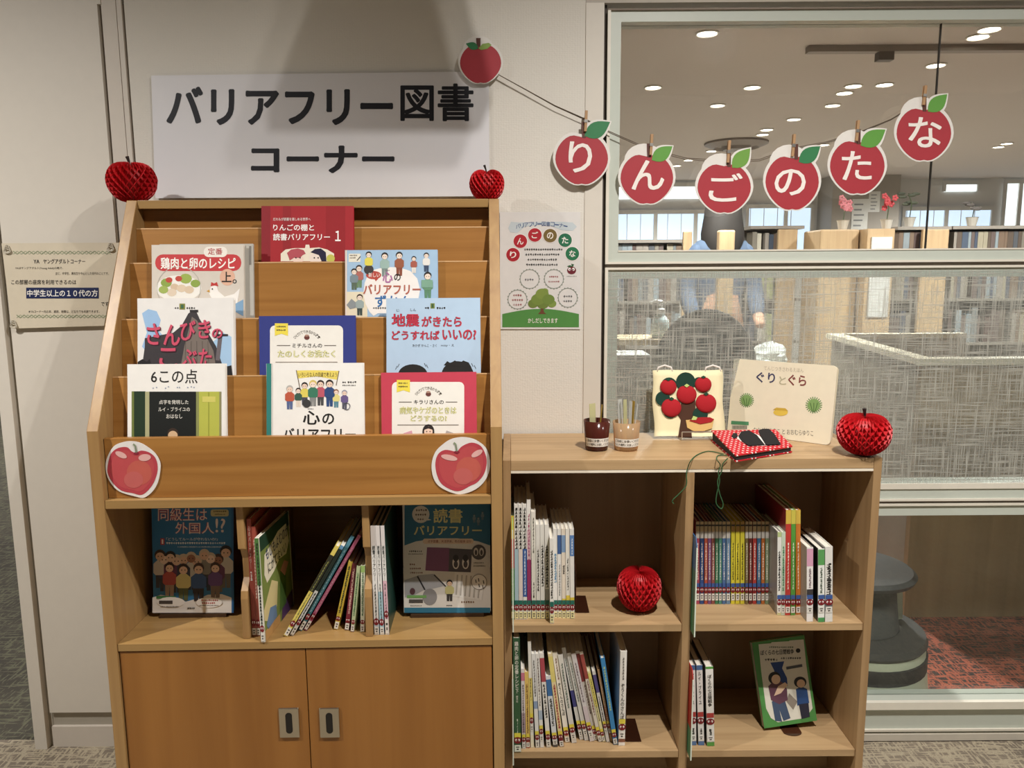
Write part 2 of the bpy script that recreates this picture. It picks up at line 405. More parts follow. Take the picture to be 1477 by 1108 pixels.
slab('floor_corridor', -6, -1.0, 0.03, 10.4, -0.12, -0.012, carpet('dark_green_carpet', '403C35', '4A463D', '7C7D63', 8, 0.8, 0.54, 1.0))
slab('ceiling', -4, 4, -4.2, 0.0, 2.75, 2.9, P('B8B0A6', 0.9))
slab('ceiling_library', -6, 10, 0.0, 10.4, 2.75, 2.9, P('BDB2A8', 0.9, vary=0.01))
xo = -1.41                                   # end of the partition at the doorway
xm = at(178, 4).x + 0.002                    # wallpaper begins
xp0, xp1 = at(843, 300).x, at(868.5, 300).x  # post beside the glazing
zc = 2.75
slab('wall_back', xm, xp0, -0.002, 0.10, -0.012, zc, WALLP)
b = MB()                                     # white boarded partition end with grooves
gx0, gx1 = at(66, 1000).x, at(71.5, 1000).x
hx0, hx1 = at(142, 4).x, at(147, 4).x
b.box(xo, gx0, -0.018, 0.10, -0.012, zc, CREAM)
b.box(gx0, gx1, 0.002, 0.10, -0.012, zc, GREY)
zt, zb, zv = 2.06, 0.052, 0.098
b.box(gx1, hx0, -0.008, 0.10, zv, zc, CREAM)
b.box(gx1, hx0, 0.004, 0.10, zb, zv, GREY)
b.box(gx1, hx0, -0.006, 0.10, -0.012, zb, CREAM2)
b.box(hx0, hx1, 0.006, 0.10, -0.012, zt - 0.003, P('7F766A', 0.7))
b.box(hx0, hx1, -0.008, 0.10, zt - 0.003, zc, CREAM)
b.box(hx1, at(168, 4).x, -0.006, 0.10, -0.012, zc, CREAM2)
b.box(at(168, 4).x, at(169, 4).x, 0.0, 0.10, -0.012, zt, P('8B8276', 0.7))
b.box(at(169, 4).x, at(176, 4).x, -0.006, 0.10, -0.012, zc, CREAM2)
b.box(at(176, 4).x, xm, 0.001, 0.10, -0.012, zt, P('8B8276', 0.7))
struct(b.build('wall_left'))
slab('trim_1', xp0, xp1, -0.006, 0.10, -0.012, 2.053, CREAM)
slab('trim_2', xp1, at(873.5, 300).x, 0.012, 0.10, -0.012, 2.06, DARK)
xg = at(873.5, 300).x; xe = 2.6
slab('wall_top', xp0, xe, -0.004, 0.10, 2.053, zc, P('BDB4A8', 0.6))

# glazing: three windows one above the other, each frame, beads and pane
def zp(y): return at(1180, y + 0.0062 * (1180 - 880) * -1 + 0.0, 0).z       # photo row read at the left end of the glazing
def window(n, rows, xl, pane_mat, top_bead=True, film=None, yf=0.0):
    t0, t1, b0, b1 = (zp(r) for r in rows)     # outer top, pane top, pane bottom, outer bottom
    w = bpy.data.objects.new('window_%d' % n, None); COL.objects.link(w); struct(w)
    fx = at(892.5, 300).x if n < 3 else xg + 0.03
    m = MB()
    m.prism([(xg, t0), (xe, t0), (xe, t1), (fx, t1)], yf, 0.06, FRM)
    m.prism([(xg, t0), (fx, t1), (fx, b0), (xg, b1)], yf, 0.06, FRM)
    m.prism([(xg, b1), (fx, b0), (xe, b0), (xe, b1)], yf, 0.06, FRM)
    m.build('window_frame', w)
    m = MB()
    if n == 1:
        m.box(xg, xe, yf - 0.006, yf - 0.0005, t0 - 0.0, t0 + 0.004, GROOVE)
        m.box(xg, xe, yf - 0.006, yf - 0.0005, b1, b1 + 0.006, BEAD)
        m.box(xg, xg + 0.008, yf - 0.006, yf - 0.0005, b1 + 0.006, t0, BEAD)
        m.box(fx, xe, yf - 0.002, yf + 0.02, b0 - 0.0, b0 + 0.004, BEAD)
    if n == 2:
        m.box(xg, xe, yf - 0.006, yf - 0.0005, t0 - 0.006, t0, BEAD)
        m.box(xg, xg + 0.008, yf - 0.006, yf - 0.0005, b1, t0 - 0.006, BEAD)
        m.box(xg, xe, yf - 0.004, yf - 0.0005, b0 - 0.016, b0, BEAD)
        m.box(xg, xe, yf - 0.006, yf - 0.0005, b1, b1 + 0.006, BEAD)
    if n == 3:
        m.box(xg, xe, yf - 0.006, yf - 0.0005, t0 - 0.006, t0, BEAD)
        m.box(xg, xe, yf - 0.014, yf - 0.0005, b0 - 0.022, b0 + 0.001, P('ECE8DA', 0.4))
        m.box(xg, xe, yf - 0.008, yf - 0.0005, b1 + 0.028, b1 + 0.034, BEAD)
        m.box(xg, xe, yf - 0.010, yf - 0.0005, b1, b1 + 0.02, P('CDC6B8', 0.5))
    m.build('bead', w)
    m = MB(); m.box(fx, xe, 0.030, 0.036, b0, t1, pane_mat); m.build('pane', w)
    if film: MB().box(xg + 0.009, xe, yf - 0.0012, yf - 0.0004, b0 - 0.006, zp(393), film).build('film', w)
GLASS = glass('clear_glass')
window(1, (15.5, 31.5, 363.5, 381), xg, GLASS)
struct(MB().box(xg, xe, 0.003, 0.08, zp(386), zp(381), GROOVE).build('trim_3'))
window(2, (386, 402.5, 700, 725), xg, GLASS, film=linen_film())
struct(MB().box(xg, xe, 0.003, 0.08, zp(729), zp(725), GROOVE).build('trim_4'))
window(3, (729, 746.5, 1013, 1068.5), xg, GLASS)
MB().box(at(1354.6, 200).x, at(1355.8, 200).x, 0.029, 0.037, zp(362), zp(31.5), P('3C3834')).build('trim_5')['kind'] = 'structure'

# ------------------------------------------------------------------ the library seen through the glass
YF = 10.0
def fx(px, py, y): return at(px, py, y)
WB = P('D2CFCA', 0.8, vary=0.02)
m = MB(); m.box(-6, 10, YF + 0.05, YF + 0.2, -0.012, 2.75, WB); struct(m.build('wall_far'))
m = MB(); m.box(-6.1, -6.0, 0.03, YF, -0.012, 2.75, WB); struct(m.build('wall_side'))
DAY = emit('daylit_blind', 'C4D6EC', 1.3); DAY2 = emit('daylit_pane', 'EEF4F8', 1.5)
def far_window(n, x0, y0, x1, y1, mat, slats=0, bars=()):
    a, c = fx(x0, y1, YF), fx(x1, y0, YF)
    w = bpy.data.objects.new('window_%d' % n, None); COL.objects.link(w); struct(w)
    q = MB(); q.box(a.x, c.x, YF + 0.02, YF + 0.049, a.z, c.z, mat); q.build('pane', w)
    if mat is DAY:
        q = MB(); x = a.x + 0.02
        while x < c.x - 0.1: q.box(x, x + 0.012, YF + 0.012, YF + 0.0195, a.z, c.z, P('E8ECF0', 0.8)); x += 0.21
        q.build('blind_slats', w)
    q = MB()
    for px in bars:
        x = fx(px, 300, YF).x; q.box(x - 0.03, x + 0.03, YF - 0.01, YF + 0.019, a.z, c.z, P('DAD9D4'))
    q.box(a.x - 0.05, a.x, YF - 0.01, YF + 0.019, a.z, c.z + 0.06, P('CFCDC8')); q.box(c.x, c.x + 0.05, YF - 0.01, YF + 0.019, a.z, c.z + 0.06, P('CFCDC8'))
    q.box(a.x, c.x, YF - 0.01, YF + 0.019, c.z, c.z + 0.06, P('CFCDC8')); q.build('window_frame', w)
far_window(4, 882, 308, 1060, 372, DAY, bars=(946, 1004))
far_window(5, 1078, 300, 1170, 372, DAY, bars=(1134,))
far_window(6, 1302, 303, 1430, 372, DAY, bars=(1366,))
far_window(7, 1444, 264, 1560, 372, DAY2, bars=(1470,))
far_window(8, 882, 269, 1010, 287, DAY2)
far_window(9, 1364, 266, 1410, 276, DAY2)
m = MB()
for x0, x1, y0, y1 in ((1188, 1290, 262, 380),):
    a, c = fx(x0, y1, YF - 0.3), fx(x1, y0, YF - 0.3); m.box(a.x, c.x, YF - 0.5, YF + 0.05, -0.012, 2.75, P('9C958C'))
struct(m.build('column_far'))
for lab, x0, y0, x1, y1 in (('tall white notice sheet on the grey column beyond the glass', 1227, 287, 1253, 332), ('small white notice sheet higher on the grey column beyond the glass', 1252, 276, 1270, 306)):
    a, c = at(x0, y1, YF - 0.503), at(x1, y0, YF - 0.503); q = MB(); q.box(0, c.x - a.x, -0.004, 0, 0, c.z - a.z, P('D8D8D4'))
    for k in range(5): q.box(0.03, (c.x - a.x) * (0.6 + 0.08 * (k % 3)), -0.006, -0.0042, (c.z - a.z) * (0.12 + 0.17 * k), (c.z - a.z) * (0.17 + 0.17 * k), P('8A8C8E'))
    tag(q.build('notice_sheet', M=T(a.x, YF - 0.503, a.z)), lab, 'notice')
# downlights
DL = [(1020, 48), (1427, 42), (1411, 53), (1350, 94), (1276, 122), (1231, 124), (1218, 134), (1201, 152), (1145, 172), (942, 126), (1085, 126),
      (1035, 152), (1106, 187), (1100, 194), (1188, 209), (1026, 218), (993, 231), (976, 239), (1452, 207), (1440, 212)]
DLM = emit('lit_downlight', 'FFF6E6', 14)
for i, (px, py) in enumerate(DL[:23]):
    p = atz(px, py, 2.748)
    t = thing('downlight', 'small round ceiling downlight glowing in the library ceiling beyond the glass', 'ceiling light', T(p.x, p.y, 2.748), 'downlights in the library ceiling')
    MB().lathe([(0.055, 0.001), (0.068, 0.001), (0.07, -0.004), (0.06, -0.008), (0.055, 0.001)], P('D8D2C6'), 20).build('trim_ring', t)
    MB().lathe([(0.001, -0.003), (0.054, -0.003), (0.054, -0.001)], DLM, 20).build('lens', t)
# ceiling rail and round air diffuser
a, c = atz(1172, 73, 2.70), atz(1500, 74, 2.70)
t = thing('ceiling_rail', 'long grey lighting rail under the library ceiling, right of the apple cards', 'rail', T(a.x, a.y + 0.09, 2.71))
MB().box(0, c.x - a.x, -0.03, 0.03, 0, 0.039, P('8C8278')).build('rail_body', t)
p = atz(1278, 82, 2.68)
MB().box(p.x - a.x - 0.05, p.x - a.x + 0.045, -0.03, 0.03, -0.05, 0.0, P('5E564F')).build('connector', t)
p = atz(1062, 207, 2.74)
t = thing('air_diffuser', 'round grey air diffuser in the library ceiling above the third apple card', 'vent', T(p.x, p.y, 2.749))
MB().lathe([(0.34, 0), (0.34, -0.02), (0.24, -0.06), (0.22, -0.03), (0.16, -0.03), (0.14, -0.08), (0.02, -0.09)], P('8A8078'), 28).build('diffuser_cone', t)

# bookcases beyond the tables
YB = 3.9
OAK2 = wood('pale_oak', 'B99C77', 'CDB18A', 'Z', 0.5)
SH = P('77726A')
bookhex = ['5A5E63', '6B5E5A', '7A7F80', '505C6E', '8A8478', '64584E', '9A938A', '4C5566', '7D6A5A', '8F9AA0', '5C4A46', 'A49C88']
def bookcase(label, px0, px1, ytop, y, ends, groupname, seed, bright=0):
    a, c = at(px0, ytop, y), at(px1, ytop, y)
    t = thing('bookcase', label, 'bookcase', T(a.x, y, -0.012))
    w = c.x - a.x; h = a.z + 0.012
    MB().box(0, w, 0.27, 0.29, 0.0, h, SH).build('back_panel', t)
    for z in (0.08, 0.45, 0.80, 1.15, 1.48):
        if z < h - 0.1: MB().box(0.001, w - 0.001, 0.0, 0.269, z - 0.02, z, P('8E887E')).build('shelf', t)
    MB().box(0, w, -0.01, 0.269, h - 0.025, h, P('9A938A')).build('top', t)
    for e0, e1, et in ends:
        q, r_ = at(e0, et, y - 0.03), at(e1, et, y - 0.03)
        MB().box(q.x - a.x, r_.x - a.x, -0.05, -0.012, 0.0, q.z + 0.012, OAK2).build('end_panel', t, bevel=0.008)
    R = random.Random(seed)
    for z in (1.15, 1.48, 0.80):
        if z > h - 0.1: continue
        x = 0.03; k = 0
        while x < w - 0.06 and k < 40:
            tw = R.uniform(0.022, 0.05); hh = R.uniform(0.19, min(0.28, h - z - 0.06) if h - z > 0.3 else max(0.13, h - z - 0.04)); hh = min(hh, h - z - 0.035)
            if R.random() < 0.9:
                o = MB().box(0, tw - 0.002, 0.0, 0.16, 0, hh, P(R.choice(bookhex) if not bright or R.random() < 0.5 else R.choice(['C8C4B4', 'B9BE8A', 'D8D4CC', 'A8A4A0']))).build('book', M=T(a.x + x, y + 0.02, z - 0.0112))
                tag(o, 'blurred library book standing in the ' + groupname + ' beyond the glass', 'book', 'books in the ' + groupname)
            x += tw; k += 1
bookcase('low grey bookcase beyond the glass under the second apple card', 884, 994, 346, YB, [(985, 998, 334)], 'leftmost far bookcase', 3)
bookcase('grey bookcase with a pale wooden end beside the dark-haired person', 1082, 1160, 326, YB + 0.35, [(1122, 1150, 331)], 'second far bookcase', 5, 1)
o = None
a, c = at(1038, 332, 2.92), at(1061, 332, 2.92)
tag(MB().box(0, c.x - a.x, 0, 0.07, 0, a.z + 0.012, OAK2).build('wooden_post', M=T(a.x, 2.92, -0.012), bevel=0.01), 'pale wooden post in front of the dark-haired person beyond the glass', 'post')
bookcase('grey bookcase with a wide wooden end at its right under the sixth apple card', 1294, 1372, 327, YB + 0.1, [(1330, 1368, 331)], 'third far bookcase', 6)
bookcase('long dark bookcase at the right edge of the glazing', 1374, 1560, 326, YB + 0.1, [], 'right-hand far bookcase', 8)
# tall wooden panel beside white box shelf
a, c = at(1184, 331, YB), at(1240, 331, YB)
o = MB().box(0, c.x - a.x, 0, 0.35, 0, a.z + 0.012, OAK2).build('wooden_cabinet', M=T(a.x, YB, -0.012), bevel=0.012); tag(o, 'tall pale wooden cabinet below the fifth apple card beyond the glass', 'cabinet')
a, c = at(1252, 330, YB - 0.1), at(1291, 330, YB - 0.1)
t = thing('notice_cabinet', 'wooden cabinet with white front notices, right of the tall pale cabinet', 'cabinet', T(a.x, YB - 0.1, -0.012))
MB().box(0, c.x - a.x, 0, 0.35, 0, a.z + 0.012, OAK2).build('carcass', t)
MB().box(0.03, c.x - a.x - 0.02, -0.012, -0.001, 1.02, a.z - 0.05, P('D9D8D4')).build('notice_sheet', t)
# flowers on the cabinets
def potted(px, py, y, zt, col, label, kind, hh=0.18):
    p = at(px, py, y)
    t = thing('potted_orchid' if kind else 'potted_plant', label, 'flower' if kind else 'plant', T(p.x, y, zt))
    MB().lathe([(0.03, 0), (0.045, 0.07), (0.05, 0.075), (0.04, 0.07), (0.0, 0.065)], P('C9C4BA'), 14).build('pot', t)
    MB().tube([(0, 0, 0.06), (0.01, 0, 0.06 + hh * 0.6), (-0.02, 0, 0.06 + hh)], 0.004, P('4E5A3C'), 6).build('stem', t)
    R = random.Random(int(px)); f = MB()
    for i in range(9 if kind else 7):
        q = Vector((R.uniform(-0.06, 0.06), R.uniform(-0.04, 0.04), 0.06 + hh * R.uniform(0.55, 1.05)))
        if kind:
            for k in range(5):
                an = 2 * math.pi * k / 5; f.ball(q + Vector((0.014 * math.cos(an), -0.005, 0.014 * math.sin(an))), (0.011, 0.004, 0.011), P(col), 8, 6)
        else: f.ball(q, (0.035, 0.006, 0.012), P(col), 8, 6)
    f.build('blossom' if kind else 'leaf_spray', t)
zt = at(1212, 331, YB).z + 0.003
potted(1216, 318, YB + 0.15, zt, 'E08C94', 'pink orchid in a pale pot on the tall wooden cabinet', True)
zt = at(1270, 330, YB - 0.1).z + 0.003
potted(1279, 318, YB + 0.05, zt, 'C8484E', 'red flowers in a pot on the cabinet with white notices', True)
zt = at(1320, 327, YB + 0.1).z + 0.003
potted(1312, 312, YB + 0.2, zt, '4C5240', 'dark green plant on the bookcase under the sixth apple card', False, 0.2)
potted(1402, 318, YB + 0.25, at(1440, 326, YB).z + 0.009, '6A6460', 'small dark plant on the long dark bookcase at right', False, 0.13)

# person with long dark hair seen from behind, mostly hidden by the third apple card
pp = at(1041, 330, 3.3)
per = thing('person', 'person with long dark hair in a dark blue top, standing among the far bookcases', 'person', T(pp.x, 3.3, -0.012) @ Matrix.Scale(1.09, 4))
def skin_body(name, verts, edges, radii, mat, parent, levels=2):
    me = bpy.data.meshes.new(name); me.from_pydata(verts, edges, []); o = bpy.data.objects.new(name, me); COL.objects.link(o); o.parent = parent
    sk = o.modifiers.new('skin', 'SKIN'); sk.use_smooth_shade = True
    for v, r in zip(me.skin_vertices[0].data, radii): v.radius = (r, r) if not isinstance(r, tuple) else r
    me.skin_vertices[0].data[0].use_root = True
    sb = o.modifiers.new('sub', 'SUBSURF'); sb.levels = levels; sb.render_levels = levels
    me.materials.append(mat); return o
hs = 1.0
V = [(0, 0, .92), (0, 0, 1.1), (0, 0, 1.3), (0, 0, 1.42), (0, 0.01, 1.5), (0, -0.01, 1.58), (0, 0, 1.66),
     (.16, 0, 1.38), (.22, -.02, 1.12), (.2, -.18, .96), (.19, -.26, .93), (-.16, 0, 1.38), (-.22, -.02, 1.12), (-.2, -.18, .96), (-.19, -.26, .93),
     (.09, 0, .86), (.1, 0, .48), (.1, .02, .08), (.1, -.12, .03), (-.09, 0, .86), (-.1, 0, .48), (-.1, .02, .08), (-.1, -.12, .03)]
E_ = [(0, 1), (1, 2), (2, 3), (3, 4), (4, 5), (5, 6), (3, 7), (7, 8), (8, 9), (9, 10), (3, 11), (11, 12), (12, 13), (13, 14), (0, 15), (15, 16), (16, 17), (17, 18), (0, 19), (19, 20), (20, 21), (21, 22)]
Rr = [(.15, .11), (.13, .1), (.15, .1), (.1, .08), .05, (.075, .085), (.07, .08), .06, .045, .035, .03, .06, .045, .035, .03, .09, .06, .045, .04, .09, .06, .045, .04]
skin_body('body', V, E_, Rr, P('C69A80', 0.6), per)
for sg in (1, -1):
    skin_body('sleeve', [(.1 * sg, 0, 1.4), (.16 * sg, 0, 1.38), (.22 * sg, -.02, 1.12), (.2 * sg, -.17, .97)], [(0, 1), (1, 2), (2, 3)], [.075, .075, .06, .05], P('4A5A70', 0.9), per)
m = MB(); m.lathe([(0.13, 0.88), (0.16, 0.95), (0.15, 1.1), (0.19, 1.28), (0.195, 1.38), (0.16, 1.45), (0.06, 1.49)], P('4A5A70', 0.9), 20, sy=0.60); m.build('jumper', per, smooth=True)
m = MB(); m.lathe([(0.10, 1.3), (0.13, 1.40), (0.135, 1.5), (0.12, 1.6), (0.11, 1.69), (0.075, 1.76), (0.01, 1.785)], P('2B2724', 0.7), 20, c=(0, -0.02, 0), sy=0.85); m.build('hair', per, smooth=True)
m = MB(); m.lathe([(0.17, 0.05), (0.2, 0.3), (0.19, 0.7), (0.15, 0.95)], P('33353A', 0.9), 20, sy=0.75); m.build('skirt', per, smooth=True)

# counter behind the lower glass
PLY = wood('tan_counter_board', '8A7250', '9C835E', 'Z', 0.5, 0.4)
zt = 1.02; fl = atz(1400, 890, -0.012).y
A = atz(1330, 527, zt); B = atz(1200, 485, zt); A.y = fl; A.x = 1.565
t = thing('reception_counter', 'wide tan reception counter with pale top edge behind the lower glass', 'counter', T(A.x, fl, -0.012))
bx, by = B.x - A.x, B.y - fl
MB().box(0, 1.9, 0, 0.03, 0, zt, PLY).build('front_panel', t)
MB().prism([(0.0, 0.031), (0.03, 0.031), (bx + 0.03, by), (bx, by)], 0, zt, P('857A6A', 0.6), axis=2).build('side_panel', t)  # shade on this side of the counter put into its greyer colour
MB().box(bx + 0.03, bx + 0.7, by - 0.03, by, 0, zt, P('A79C8C', 0.6)).build('rear_panel', t)
MB().prism([(-0.02, -0.02), (1.92, -0.02), (1.92, 0.05), (0.05, 0.05), (bx + 0.05, by - 0.03), (bx + 0.7, by - 0.03), (bx + 0.7, by + 0.03), (bx - 0.02, by + 0.03)], zt, zt + 0.025, P('E6DCC4', 0.4), axis=2).build('top_rail', t)
MB().prism([(0.06, 0.06), (1.8, 0.06), (1.8, 0.75), (0.16, 0.75)], 0.70, 0.73, P('8D8880', 0.5), axis=2).build('desk_top', t)
# wooden desk-side cabinet on the left behind the low bookshelf
a = at(893, 490, 2.2); c = at(992, 490, 2.2)
t = thing('side_table', 'small pale side table under the hand sanitiser, behind the linen-film glass', 'table', T((a.x + c.x) / 2, 2.35, -0.012))
w = (c.x - a.x) / 2
MB().box(-w, w, -0.15, 0.2, a.z - 0.02, a.z + 0.012, P('CDB893')).build('tabletop', t)
for sx in (-1, 1):
    for sy in (-0.11, 0.16): MB().box(sx * w * 0.85 - 0.015, sx * w * 0.85 + 0.015, sy - 0.015, sy + 0.015, 0, a.z - 0.021, P('9B8566')).build('leg', t)
q = at(952, 486, 2.3)
t = thing('hand_sanitizer', 'clear pump bottle of hand sanitiser on the small side table', 'bottle', T(q.x, 2.3, a.z))
MB().lathe([(0.045, 0), (0.05, 0.01), (0.05, 0.1), (0.03, 0.125), (0.02, 0.135)], P('CFE0E2', 0.2), 18).build('bottle_body', t, smooth=True)
MB().lathe([(0.02, 0.136), (0.028, 0.14), (0.028, 0.165), (0.012, 0.17), (0.012, 0.2)], P('EDEFEF', 0.3), 14).build('pump', t)
MB().tube([(0.01, 0, 0.205), (-0.03, 0, 0.21), (-0.06, 0, 0.2)], 0.009, P('EDEFEF', 0.3), 8).build('nozzle', t)
q = at(972, 486, 2.25)
t = thing('refill_jar', 'small clear jar right of the sanitiser pump bottle', 'jar', T(q.x + 0.055, 2.27, a.z))
MB().lathe([(0.04, 0), (0.042, 0.01), (0.042, 0.085), (0.03, 0.1)], P('B9D0D2', 0.2), 16).build('jar_body', t)
MB().lathe([(0.031, 0.1), (0.031, 0.12)], P('D8DEDE', 0.3), 16).build('lid', t)
# dark office chair
q = at(1020, 480, 1.4)
t = thing('office_chair', 'dark round-backed office chair behind the linen-film glass', 'chair', T(q.x, 1.42, -0.012))
CH = P('34383C', 0.8)
MB().ball((0, 0.0, 0.93), (0.24, 0.05, 0.28), CH, 20, 14).build('backrest', t, smooth=True)
MB().ball((0, 0.26, 0.47), (0.24, 0.24, 0.05), CH, 20, 10).build('seat', t, smooth=True)
MB().tube([(0, 0.25, 0.42), (0, 0.25, 0.1)], 0.03, P('55585C'), 10).build('column', t)
MB().tube([(0, 0.02, 0.66), (0, 0.1, 0.46), (0, 0.24, 0.44)], 0.02, P('55585C'), 8).build('back_arm', t)
for k in range(5):
    an = 2 * math.pi * k / 5 + 0.3; g = MB().tube([(0, 0.25, 0.1), (0.26 * math.cos(an), 0.25 + 0.26 * math.sin(an), 0.07)], 0.02, P('55585C'), 8).build('leg', t)
    MB().ball((0.26 * math.cos(an), 0.25 + 0.26 * math.sin(an), 0.03), 0.03, P('222222'), 10, 8).build('caster', g)
# low white box and work table with wrapped parcels
q = at(915, 512, 1.9)
o = MB().box(-0.11, 0.11, 0, 0.25, 0, q.z + 0.012, P('C9CCC8')).build('white_cabinet', M=T(q.x - 0.02, 1.9, -0.012), bevel=0.01); tag(o, 'low white cabinet below the side table behind the linen-film glass', 'cabinet')
t = thing('work_table', 'pale work table holding plastic-wrapped parcels behind the linen-film glass', 'table', T(1.40, 1.9, -0.012))
MB().box(-0.25, 0.22, 0, 1.0, 0.78, 0.81, P('C9C6BC')).build('tabletop', t)
for sx in (-0.22, 0.19):
    for sy in (0.05, 0.95): MB().box(sx - 0.02, sx + 0.02, sy - 0.02, sy + 0.02, 0, 0.779, P('8B8B88')).build('leg', t)
def parcel(x, y, sx, sy, sz, seed, label):
    R = random.Random(seed); m = MB(); n, k = 14, 8; vs = []; fs = []
    for i in range(k + 1):
        for j in range(n):
            a_ = 2 * math.pi * j / n; e = math.sin(math.pi * i / k) ** 0.4 if 0 < i < k else 0.05
            f = 1 + R.uniform(-0.12, 0.12); vs.append((sx * e * f * math.copysign(abs(math.cos(a_)) ** 0.7, math.cos(a_)), sy * e * f * math.copysign(abs(math.sin(a_)) ** 0.7, math.sin(a_)), sz * (i / k) * (1 + (R.uniform(-0.08, 0.08) if i else 0))))
    for i in range(k):
        for j in range(n): fs.append((i * n + j, i * n + (j + 1) % n, (i + 1) * n + (j + 1) % n, (i + 1) * n + j))
    m.add(vs, fs, P('D6DAD6', 0.25)); tag(m.build('wrapped_parcel', M=T(x, y, 0.799)), label, 'parcel')
parcel(1.36, 2.08, 0.13, 0.13, 0.08, 1, 'low crumpled plastic parcel nearest the front edge of the work table')
parcel(1.53, 2.42, 0.09, 0.12, 0.15, 2, 'taller white plastic parcel at the right of the work table')
parcel(1.36, 2.66, 0.13, 0.14, 0.12, 3, 'white plastic parcel at the back of the work table')

# step stool
sp = atz(1262, 985, -0.012)
t = thing('step_stool', 'round two-step kick stool in dark grey and pale green, behind the bottom glass', 'step stool', T(at(1335, 985, 0.285).x - 0.236, 0.285, -0.012) @ RZ(20) @ Matrix.Diagonal((1, 1, 0.95, 1)))
DG = P('3A3D3E', 0.5); PG = P('C6CCB4', 0.5)
MB().lathe([(0.213, 0.0), (0.218, 0.015), (0.206, 0.125)], PG, 40).build('skirt', t)
MB().lathe([(0.2065, 0.126), (0.207, 0.175), (0.202, 0.176)], P('26282A', 0.7), 40).build('bumper', t)
MB().lathe([(0.201, 0.177), (0.198, 0.203)], PG, 40).build('band', t)
MB().lathe([(0.198, 0.204), (0.205, 0.215), (0.198, 0.236), (0.05, 0.24)], DG, 40).build('lower_step', t)
MB().lathe([(0.135, 0.241), (0.115, 0.41)], P('4A4F50', 0.6), 40, c=(0, 0.02, 0)).build('drum', t)
for an in (-8, 100, 215):
    ca, sa = math.cos(math.radians(an)), math.sin(math.radians(an)); g = MB()
    g.M = T(0, 0.02, 0) @ RZ(an); g.add([(0.146, -0.022, 0.241), (0.168, -0.022, 0.241), (0.168, 0.022, 0.241), (0.146, 0.022, 0.241), (0.138, -0.02, 0.414), (0.158, -0.02, 0.414), (0.158, 0.02, 0.414), (0.138, 0.02, 0.414)], [(0, 3, 2, 1), (4, 5, 6, 7), (0, 1, 5, 4), (1, 2, 6, 5), (2, 3, 7, 6), (3, 0, 4, 7)], PG); g.build('upright', t)
MB().lathe([(0.14, 0.4145), (0.172, 0.418), (0.178, 0.432), (0.165, 0.444), (0.05, 0.447)], DG, 40, c=(0, 0.02, 0)).build('top_step', t)

# ------------------------------------------------------------------ sloped display rack (turned slightly off the wall)
RK = T(-0.9225, -0.468, -0.012) @ RZ(1.3)
RW, RD, RH, ZK = 0.90, 0.44, 1.559, 1.046
def rz(px, py, y): return hit(px, py, RK, 1, y).z
BEE = wood('beech_panel', '96652F', 'AC7A3E', 'X', 0.35)
BEV = wood('beech_door', '8E5C26', '9F6B31', 'Z', 0.3, 0.5)
BEE_E = wood('beech_edge', '9C774A', 'B08C59', 'Z', 0.4)
BEX = wood('beech_edge_long', '987647', 'AB8854', 'X', 0.4)
rack = thing('display_rack', 'tall beech display rack with sloped front, stepped book tiers and cupboard doors', 'display rack', RK)
def side(x0):
    pts = [(0, 0), (0, ZK), (0.27, RH), (RD, RH), (RD, 0)]
    MB().prism(pts, x0, x0 + 0.025, BEE_E, axis=0).build('side_panel', rack, bevel=0.0015)
side(0); side(RW - 0.025)
X0, X1 = 0.0255, RW - 0.0255
MB().box(X0, X1, 0.27, RD, RH - 0.02, RH, BEX).build('top_board', rack, bevel=0.001)
MB().box(X0, X1, RD - 0.012, RD - 0.001, 0.06, RH - 0.021, BEE).build('back_panel', rack)
# tiers: (y, z) of each front top edge, boards lean back 8 degrees
LEAN = 8.0
sl, cl = math.sin(math.radians(LEAN)), math.cos(math.radians(LEAN))
TIER = [(0.29, 1.559), (0.255, 1.489), (0.208, 1.410), (0.145, 1.278), (0.082, 1.145)]
for i, px in ((1, 328), (2, 377.5), (3, 458), (4, 540.5)):
    TIER[i] = (TIER[i][0], rz(430, px, TIER[i][0]))
def tier_board(y, z, hgt, name='tier_board'):
    M = T(0, y, z) @ RX(-LEAN)
    m = MB(); m.M = M; m.box(X0, X1, 0, 0.012, -hgt, 0, BEE); m.box(X0, X1, -0.0006, 0.0, -0.003, -0.0003, P('D2A878', 0.4)); return m.build(name, rack)
MB().box(X0, X1, 0.30, 0.31, 1.30, RH - 0.021, BEE).build('upper_panel', rack)
for i in (1, 2, 3, 4): tier_board(TIER[i][0], TIER[i][1], 0.15 if i > 1 else 0.12)
LY = 0.018
zl_top, zl_bot = rz(430, 629.5, LY), rz(430, 715.5, LY)
MB().box(X0 + 0.001, X1 - 0.001, LY, LY + 0.016, zl_bot, zl_top, BEE).build('lip_board', rack, bevel=0.001)
ze_bot = rz(430, 731, 0.002)
MB().box(X0, X1, 0.002, RD - 0.013, ze_bot, zl_bot - 0.0003, BEX).build('ledge', rack, bevel=0.001)
# pocket floors on which the shown books stand
FL = {}
for i in (2, 3, 4, 5):
    yt, ztp = TIER[i] if i < 5 else (LY, zl_top)
    yb = TIER[i - 1][0]
    zf = ztp - (0.085 if i < 5 else 0.07)
    FL[i] = zf
    MB().box(X0, X1, yt + (0.0165 if i == 5 else 0.003), yb - 0.004, zf - 0.008, zf, BEE).build('pocket_floor', rack)
